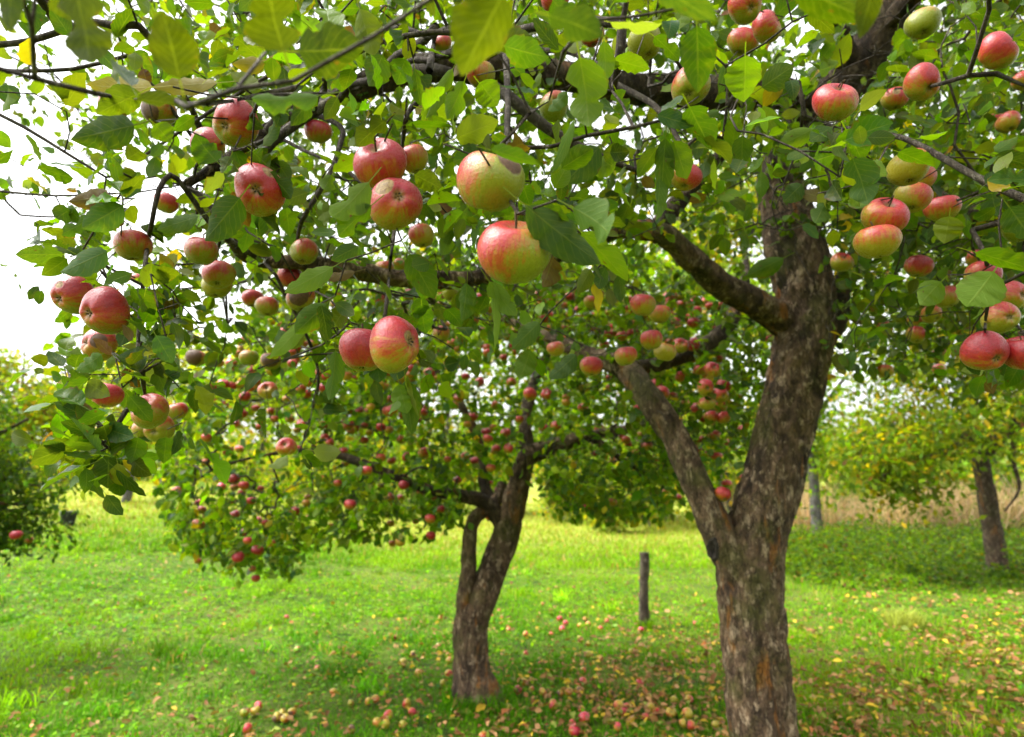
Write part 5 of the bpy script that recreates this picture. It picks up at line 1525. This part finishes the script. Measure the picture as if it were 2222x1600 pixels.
# longer grass round the foot of the trunks and the stake
tx, ty_ = [], []
for cx_, cy_, rr0, nn_ in ((tb2[0], tb2[1], .19, 900), (tb[0], tb[1], .26, 500), (on_ground(1398, 1362)[0], on_ground(1398, 1362)[1], .07, 380), (rb[0], rb[1], .26, 700)):
    a = gr.uniform(0, 6.28, nn_); q = rr0 * (.75 + np.abs(gr.normal(0, .28, nn_)))
    tx.append(cx_ + np.cos(a) * q); ty_.append(cy_ + np.sin(a) * q)
x, y = np.concatenate(tx), np.concatenate(ty_)
G3 = blades(x, y, gr.uniform(.05, .17, len(x)), gr.uniform(.002, .004, len(x)), gr.uniform(.2, 1.0, len(x)), turf_colour(x, y, gr), gr)
obj('long_grass', mesh_np('long_grass', G3[0], G3[1], M_BLADE, col=G3[2]), kind='stuff', label='longer grass left standing round trunk feet and stake', category='grass')

# broad-leaved herbs in the turf
k = 60000
x, y = scatter(k, 2.9, 15, gr, .8)
dens = vnoise(np.stack([x * .8, y * .8, x * 0], -1), 71) + .35 * smooth(.0, -.5, x / y) * smooth(4, 7, y)
ok = dens > gr.uniform(-.6, .7, k)
x, y = x[ok], y[ok]; k = len(x)
C = np.stack([x, y, ground_z(x, y) + gr.uniform(.015, .06, k)], -1)
Lh = gr.uniform(.015, .05, k) * (1 + .5 * smooth(4, 9, y)) * (1 + .15 * smooth(-.1, -.5, x / y))
A_ = unit(np.concatenate([gr.normal(0, 1, (k, 2)), gr.uniform(-.1, .5, (k, 1))], 1)); N_ = unit(np.array([0, 0, 1.]) + gr.normal(0, .35, (k, 3)))
V, Q, UV, idx = make_leaves(C, A_, N_, Lh, Lh * gr.uniform(.4, .8, k), gr.uniform(0, .4, k), gr.uniform(0, .3, k), S=2, r=gr)
obj('weeds', mesh_np('weeds', V, Q, M_HERB, UV, (leaf_colours(k, {'M': 48, 'L': 48, 'B': 3, 'P': 3, 'X': 4}, gr, .15) * np.array([1.45, 1.8, 1.8]))[idx]), kind='stuff', label='low broad-leaved herbs growing through the grass', category='weeds')

# fallen leaves: a drift under the big tree and to the right
def lit_density(x, y):
    return .12 + 1.0 * smooth(.0, .45, x / y) * smooth(10, 4, y) + .45 * np.exp(-((x / y - .12) / .26) ** 2) * smooth(8, 4, y)


k = 52000
x, y = scatter(k, 2.7, 11, gr, .9)
ok = gr.random(k) < lit_density(x, y) * (.6 + .6 * vnoise(np.stack([x * 1.5, y * 1.5, x * 0], -1), 81))
x, y = x[ok], y[ok]; k = len(x)
Ll = gr.normal(.045, .012, k).clip(.02, .09) * (1 + .45 * smooth(.3, .6, x / y) * (gr.random(k) < .35))
C = np.stack([x, y, ground_z(x, y) + gr.uniform(.02, .075, k)], -1)
A_ = unit(np.concatenate([gr.normal(0, 1, (k, 2)), gr.normal(0, .22, (k, 1))], 1)); N_ = unit(np.array([0, 0, 1.]) + gr.normal(0, .4, (k, 3)))
Wl = Ll * gr.uniform(.38, .7, k)
keys = {'D': (.17, .068, .024), 'T': (.30, .155, .065), 'Y': (.42, .27, .02), 'L': (.17, .21, .03), 'R': (.26, .085, .03)}
kk = gr.choice(5, k, p=[.34, .30, .15, .11, .10])
Cl = np.array(list(keys.values()))[kk] * np.exp(gr.normal(0, .3, (k, 1)))
LITTER = 'fallen leaves lying on the grass'
px, py, dd = proj(C)
score = np.where((px > 0) & (px < 2222) & (py < 1600), Ll / dd, -1)
top = np.argsort(-score)[:90]
LP = []
lr = np.random.default_rng(8)
for q in range(8):
    V, Q, UV, _ = make_leaves(np.zeros((1, 3)), np.array([[0, 1., 0]]), np.array([[0, 0, 1.]]), np.ones(1), np.ones(1), np.array([lr.uniform(-.25, .5)]), np.array([lr.uniform(.2, .9)]), S=9, bite=.4, serr=.04, r=lr)
    LP.append(mesh_np('fallen_leaf', V, Q, M_LITTER_OBJ, UV))
hue_name = ['dark brown', 'tan', 'yellow', 'faded green', 'reddish']
for q in top:
    a_ = A_[q]; n_ = unit(N_[q] - a_ * (N_[q] @ a_)); s_ = np.cross(a_, n_)
    o = obj('fallen_leaf', random.choice(LP))
    o.matrix_world = Matrix(((s_[0] * Wl[q], a_[0] * Ll[q], n_[0] * Wl[q], C[q][0]), (s_[1] * Wl[q], a_[1] * Ll[q], n_[1] * Wl[q], C[q][1]), (s_[2] * Wl[q], a_[2] * Ll[q], n_[2] * Wl[q], C[q][2]), (0, 0, 0, 1)))
    o.color = (*[float(v) for v in np.clip(Cl[q], .004, .8)], 1)
    zone = ('left of the smaller trunk' if px[q] < 985 else 'between the two trunks') if px[q] < 1580 else ('close right of the main trunk' if px[q] < 1850 else ('in the drift at right' if px[q] < 2060 else 'by the right edge'))
    row = 'at the bottom edge' if py[q] > 1550 else ('near the bottom' if py[q] > 1490 else 'farther back')
    o['label'] = 'curled %s fallen leaf %s, %s' % (hue_name[kk[q]], zone, row)
    o['category'] = 'leaf'; o['group'] = LITTER
rest = np.ones(k, bool); rest[top] = False
V, Q, UV, idx = make_leaves(C[rest], A_[rest], N_[rest], Ll[rest], Wl[rest], gr.uniform(-.2, .5, k)[rest], gr.uniform(.1, .9, k)[rest], S=3, r=gr)
obj('leaf_litter', mesh_np('leaf_litter', V, Q, M_LITTER, UV, np.clip(Cl, .004, .8)[rest][idx]), kind='stuff', label='scattered brown and yellow fallen leaves in the grass', category='leaf litter')

# dry reeds at the far right
k = 26000
x = gr.uniform(6.2, 21, k); y = gr.uniform(16.2, 21.5, k)
ok = (x / y > .40 + .03 * gr.normal(size=k)); x, y = x[ok], y[ok]; k = len(x)
h = gr.uniform(.5, 1.8, k) * (.85 + .5 * vnoise(np.stack([x * .8, y * .8, x * 0], -1), 91))
col = np.array([.56, .40, .23]) * (.85 + .35 * vnoise(np.stack([x * 1.3, y * 1.3, x * 0], -1), 92))[:, None] * np.exp(gr.normal(0, .22, (k, 1))) * np.exp(gr.normal(0, .06, (k, 3)))
gn = gr.random(k) < .12; col[gn] = [.2, .24, .05]
Vr, Fr, cr = blades(x, y, h, gr.uniform(.006, .016, k), np.where(gr.random(k) < .35, gr.uniform(.6, 1.5, k), gr.uniform(.05, .6, k)), np.clip(col, 0, .8), gr)
obj('reeds', mesh_np('reeds', Vr, Fr, M_REED, col=cr), kind='stuff', label='belt of tall dry tan reeds beyond the orchard, right', category='reeds')

# nettles and saplings under the yellowing tree
k = 8200
x = gr.uniform(4.2, 15.5, k); y = gr.uniform(8.6, 17.5, k)
ok = (x / y > .36) & (gr.random(k) < .25 + .9 * smooth(8.4, 10.5, y)); x, y = x[ok], y[ok]; k = len(x)
hh = gr.uniform(.08, .5, k) * np.where(gr.random(k) < .08, 2.2, 1) * (.4 + .6 * smooth(8.6, 11, y)) * (1 + .5 * vnoise(np.stack([x * .9, y * .9, x * 0], -1), 95))
C, hs_ = [], []
rep = 8
C = np.repeat(np.stack([x, y, ground_z(x, y)], -1), rep, 0)
C[:, 2] += np.repeat(hh, rep) * gr.uniform(.25, 1.1, k * rep)
C[:, :2] += gr.normal(0, .05, (k * rep, 2))
kk2 = len(C)
Lw = gr.uniform(.05, .11, kk2)
A_ = unit(np.concatenate([gr.normal(0, 1, (kk2, 2)), gr.uniform(-.6, .2, (kk2, 1))], 1)); N_ = unit(np.array([0, 0, 1.]) + gr.normal(0, .4, (kk2, 3)))
V, Q, UV, idx = make_leaves(C, A_, N_, Lw, Lw * .55, gr.uniform(0, .4, kk2), gr.uniform(0, .3, kk2), S=2, r=gr)
obj('undergrowth', mesh_np('undergrowth', V, Q, M_LEAF_FAR, UV, leaf_colours(kk2, {'G': 30, 'M': 40, 'L': 18, 'X': 6, 'D': 4, 'O': 8}, gr)[idx]), kind='stuff', label='tangle of dark green nettles under the yellowing tree', category='undergrowth')

# ------------------------------------------------------------------ windfall apples
FALL = 'windfall apples lying in the grass'
W = [(1268, 1561, 30, 1.1, 'red windfall apple, right one of the near red pair on the grass'), (1248, 1588, 30, 1.15, 'red windfall apple, left one of the near red pair on the grass'), (1048, 1602, 24, .85, 'red windfall apple cut by the bottom edge under the smaller tree'),
     (842, 1555, 24, .7, 'red and white windfall apple left of the smaller trunk, above two pale ones'), (818, 1571, 22, .2, 'pale windfall apple, left of the two below the red and white one'), (836, 1575, 22, .15, 'greenish windfall apple, right of the two below the red and white one'),
     (1052, 1520, 24, .65, 'orange-red windfall apple just before the smaller trunk base'), (1075, 1523, 20, .2, 'pale windfall apple right beside the orange-red one at the smaller trunk'), (1083, 1500, 24, .12, 'yellow windfall apple right of the smaller trunk base'),
     (1124, 1500, 22, .85, 'pink-red windfall apple right of the yellow one by the smaller trunk'), (1258, 1501, 22, .1, 'yellow windfall apple between the trunks'), (1234, 1504, 22, .1, 'greenish yellow windfall apple left of its yellow neighbour between the trunks'),
     (1265, 1482, 22, .8, 'pink windfall apple in the row between the two trunks'), (1389, 1484, 20, .8, 'pink windfall apple nearest left of the main trunk'), (1327, 1510, 20, .5, 'half red windfall apple among brown leaves between the trunks'),
     (1343, 1535, 26, .4, 'orange windfall apple in the heap left of the main trunk'), (1361, 1540, 24, .6, 'red-orange windfall apple in the heap left of the main trunk'), (1411, 1540, 24, .7, 'red windfall apple right of the heap'),
     (1425, 1548, 20, .6, 'dull windfall apple beside the red one right of the heap'), (1456, 1550, 24, .3, 'pale brown windfall apple close to the main trunk'), (1368, 1572, 22, .12, 'yellow windfall apple below the heap'),
     (1341, 1582, 22, .9, 'crimson windfall apple below the heap'), (1402, 1560, 20, .9, 'crimson windfall apple right of the yellow one'), (1495, 1520, 22, .85, 'red windfall apple beside the main trunk'), (1493, 1552, 28, .3, 'orange-yellow windfall apple beside the main trunk'),
     (1484, 1574, 22, .7, 'dark red windfall apple low beside the main trunk'), (1500, 1578, 24, .4, 'orange windfall apple lowest beside the main trunk'), (553, 1546, 22, .1, 'lime windfall apple in the left cluster on the grass'), (560, 1535, 20, .6, 'pink windfall apple atop the left cluster'),
     (530, 1550, 22, .4, 'dull pinkish windfall apple left in the left cluster'), (537, 1585, 24, .7, 'red-pink windfall apple below the left cluster'), (600, 1560, 22, .1, 'yellow windfall apple of the middle-left group'), (618, 1562, 22, .12, 'yellow-green windfall apple of the middle-left group'),
     (612, 1552, 20, .4, 'orange windfall apple of the middle-left group'), (633, 1548, 20, .25, 'peach windfall apple right of the middle-left group'), (814, 1520, 20, .2, 'pale windfall apple far left of the smaller trunk'), (800, 1525, 20, .5, 'rosy windfall apple beside the pale one left of the smaller trunk'),
     (908, 1464, 20, .1, 'yellow windfall apple left of the smaller trunk'), (875, 1440, 22, .2, 'pale yellow windfall apple behind left of the smaller trunk'), (896, 1422, 18, .1, 'greenish windfall apple farthest behind left of the smaller trunk'),
     (1215, 1342, 16, .85, 'pink windfall apple, top of the trio left of the post'), (1228, 1352, 16, .85, 'pink windfall apple, right of the trio left of the post'), (1220, 1364, 18, .8, 'pink windfall apple, lowest of the trio left of the post'),
     (1104, 1368, 16, .7, 'red windfall apple right of the smaller trunk at mid-height'), (1140, 1376, 16, .8, 'red windfall apple alone right of the smaller trunk'), (1195, 1376, 15, .8, 'pink windfall apple below the trio'), (1303, 1364, 15, .85, 'pink windfall apple left of the post foot'),
     (1391, 1366, 16, .8, 'red windfall apple at the foot of the post'), (1259, 1387, 16, .3, 'peach windfall apple in the brown patch left of the post'), (1276, 1422, 18, .2, 'pale windfall apple in the brown patch'), (1302, 1430, 18, .1, 'lime windfall apple in the brown patch'),
     (1176, 1441, 18, .7, 'red windfall apple behind the smaller trunk base'), (1140, 1420, 16, .4, 'orange windfall apple by the smaller trunk'), (1200, 1530, 22, .3, 'orange windfall apple in front of the yellow pair'), (1180, 1505, 20, .5, 'orange-red windfall apple left of the yellow pair')]
for (x, y, w, red, lab) in W:
    g = on_ground(x, y + w * .4)
    rad_a = float(np.clip(.40 * w * np.linalg.norm(g - CAM) / F, .022, .038))
    put_apple(g + np.array([0, 0, rad_a * .8 + .01]), rad_a, unit(gr.normal(0, 1, 3)), lab, FALL, red * .72, gr.uniform(.7, 1), rots=gr.uniform(.05, .4) if gr.random() < .35 else -1, rot=unit(gr.normal(0, 1, 3) + np.array([0, -1, 0])), blush=unit(gr.normal(0, 1, 3) + np.array([0, -.6, .5])), hi=False, parts=True, name='windfall_apple')
cnt = 0
while cnt < 55:
    px = gr.normal(1180, 330); py = gr.uniform(1310, 1600)
    if px < 420 or px > 1560 or (985 < px < 1068 and py < 1490): continue
    g = on_ground(px, py)
    rad_a = gr.uniform(.022, .031)
    red = gr.uniform(.05, .9)
    tone = 'yellow' if red < .3 else ('mottled orange' if red < .6 else 'reddish')
    zone = 'left of the smaller trunk' if px < 985 else ('between the smaller trunk and the post' if px < 1300 else 'between the post and the main trunk')
    put_apple(g + np.array([0, 0, rad_a * gr.uniform(.5, .95) + .008]), rad_a, unit(gr.normal(0, 1, 3)), 'small %s sunken windfall %s, %s' % (tone, zone, 'near the bottom edge' if py > 1540 else ('level with its foot' if py > 1450 else 'farther back')), FALL, red * .7, gr.uniform(.6, 1), blush=unit(gr.normal(0, 1, 3)), hi=False, parts=False, name='windfall_apple',
              rots=gr.uniform(.05, .5) if gr.random() < .3 else -1, rot=unit(gr.normal(0, 1, 3)))
    cnt += 1
for (x, y, lab) in [(1962, 1195, 'pink windfall apple in the nettles beyond the main trunk'), (1858, 1190, 'small red windfall apple in grass right of the grey trunk')]:
    g = on_ground(x, y + 8)
    put_apple(g + np.array([0, 0, .25]), .04, WUP, lab, FALL, .9, .8, hi=False, parts=False, name='windfall_apple')

# ------------------------------------------------------------------ the post, the tub, the mound
pb = on_ground(1398, 1362)
PY = pb[1]
post = empty('wooden_post', pb, 'short weathered wooden stake standing in the grass between the trunks', 'post')
C = [at(1398, 1375, PY), at(1397, 1300, PY), at(1399, 1240, PY), at(1397, 1199, PY)]
V, Q, Cc, rr_ = bark_tube(C, [.058, .052, .049, .047], 14, .03, .9, 88)
obj('stake', mesh_np('stake', localise(V, post), Q, M_POST), post)
n = 14
ring = V[-n:]
cap = np.vstack([ring, ring.mean(0) + [0, 0, .006]])
obj('cut_top', mesh_np('cut_top', localise(cap, post), np.array([[q, (q + 1) % n, n] for q in range(n)]), M_POST, smoothed=False), post)

tg = on_ground(148, 1132)
tub = empty('bucket', tg, 'small dark bucket standing on the far meadow beside the bushy tree', 'bucket')
sc_ = np.linalg.norm(tg - CAM) / F
a = np.linspace(0, 2 * np.pi, 20, endpoint=False)
prof = [(8, 0), (9, 1), (13, 24), (14.5, 25), (14.5, 27), (12.5, 27), (12, 24), (8, 3), (.1, 3)]
V = np.vstack([np.stack([np.cos(a) * rr_ * sc_, np.sin(a) * rr_ * sc_, 0 * a + zz_ * sc_], -1) for rr_, zz_ in prof])
q = [[k * 20 + m_, k * 20 + (m_ + 1) % 20, (k + 1) * 20 + (m_ + 1) % 20, (k + 1) * 20 + m_] for k in range(len(prof) - 1) for m_ in range(20)]
obj('shell', mesh_np('shell', V, np.array(q), M_TUB), tub)
t_ = np.linspace(0, np.pi, 16)
V, Q = tube(np.stack([np.cos(t_) * 14.5 * sc_, -np.sin(t_) * 9 * sc_, (26 - np.sin(t_) * 9) * sc_], -1), np.full(16, .8 * sc_), 5)
obj('handle', mesh_np('handle', V, Q, M_TUB), tub)

# tussock of long grass right of the trunk
mg = on_ground(1962, 1362)
k = 650
aa = gr.uniform(0, 6.28, k); qd = np.sqrt(gr.random(k)) * .16
V, Fc, cc = blades(mg[0] + np.cos(aa) * qd, mg[1] + np.sin(aa) * qd, gr.uniform(.12, .3, k), gr.uniform(.002, .004, k), gr.uniform(.4, 1.2, k), np.clip(np.array([.30, .34, .06]) * np.exp(gr.normal(0, .3, (k, 1))), 0, .6), gr)
obj('grass_tussock', mesh_np('grass_tussock', V, Fc, M_BLADE, col=cc), label='tussock of long pale grass bulging from the turf right of the main trunk', category='tussock')
print('objects', len(scene.objects))
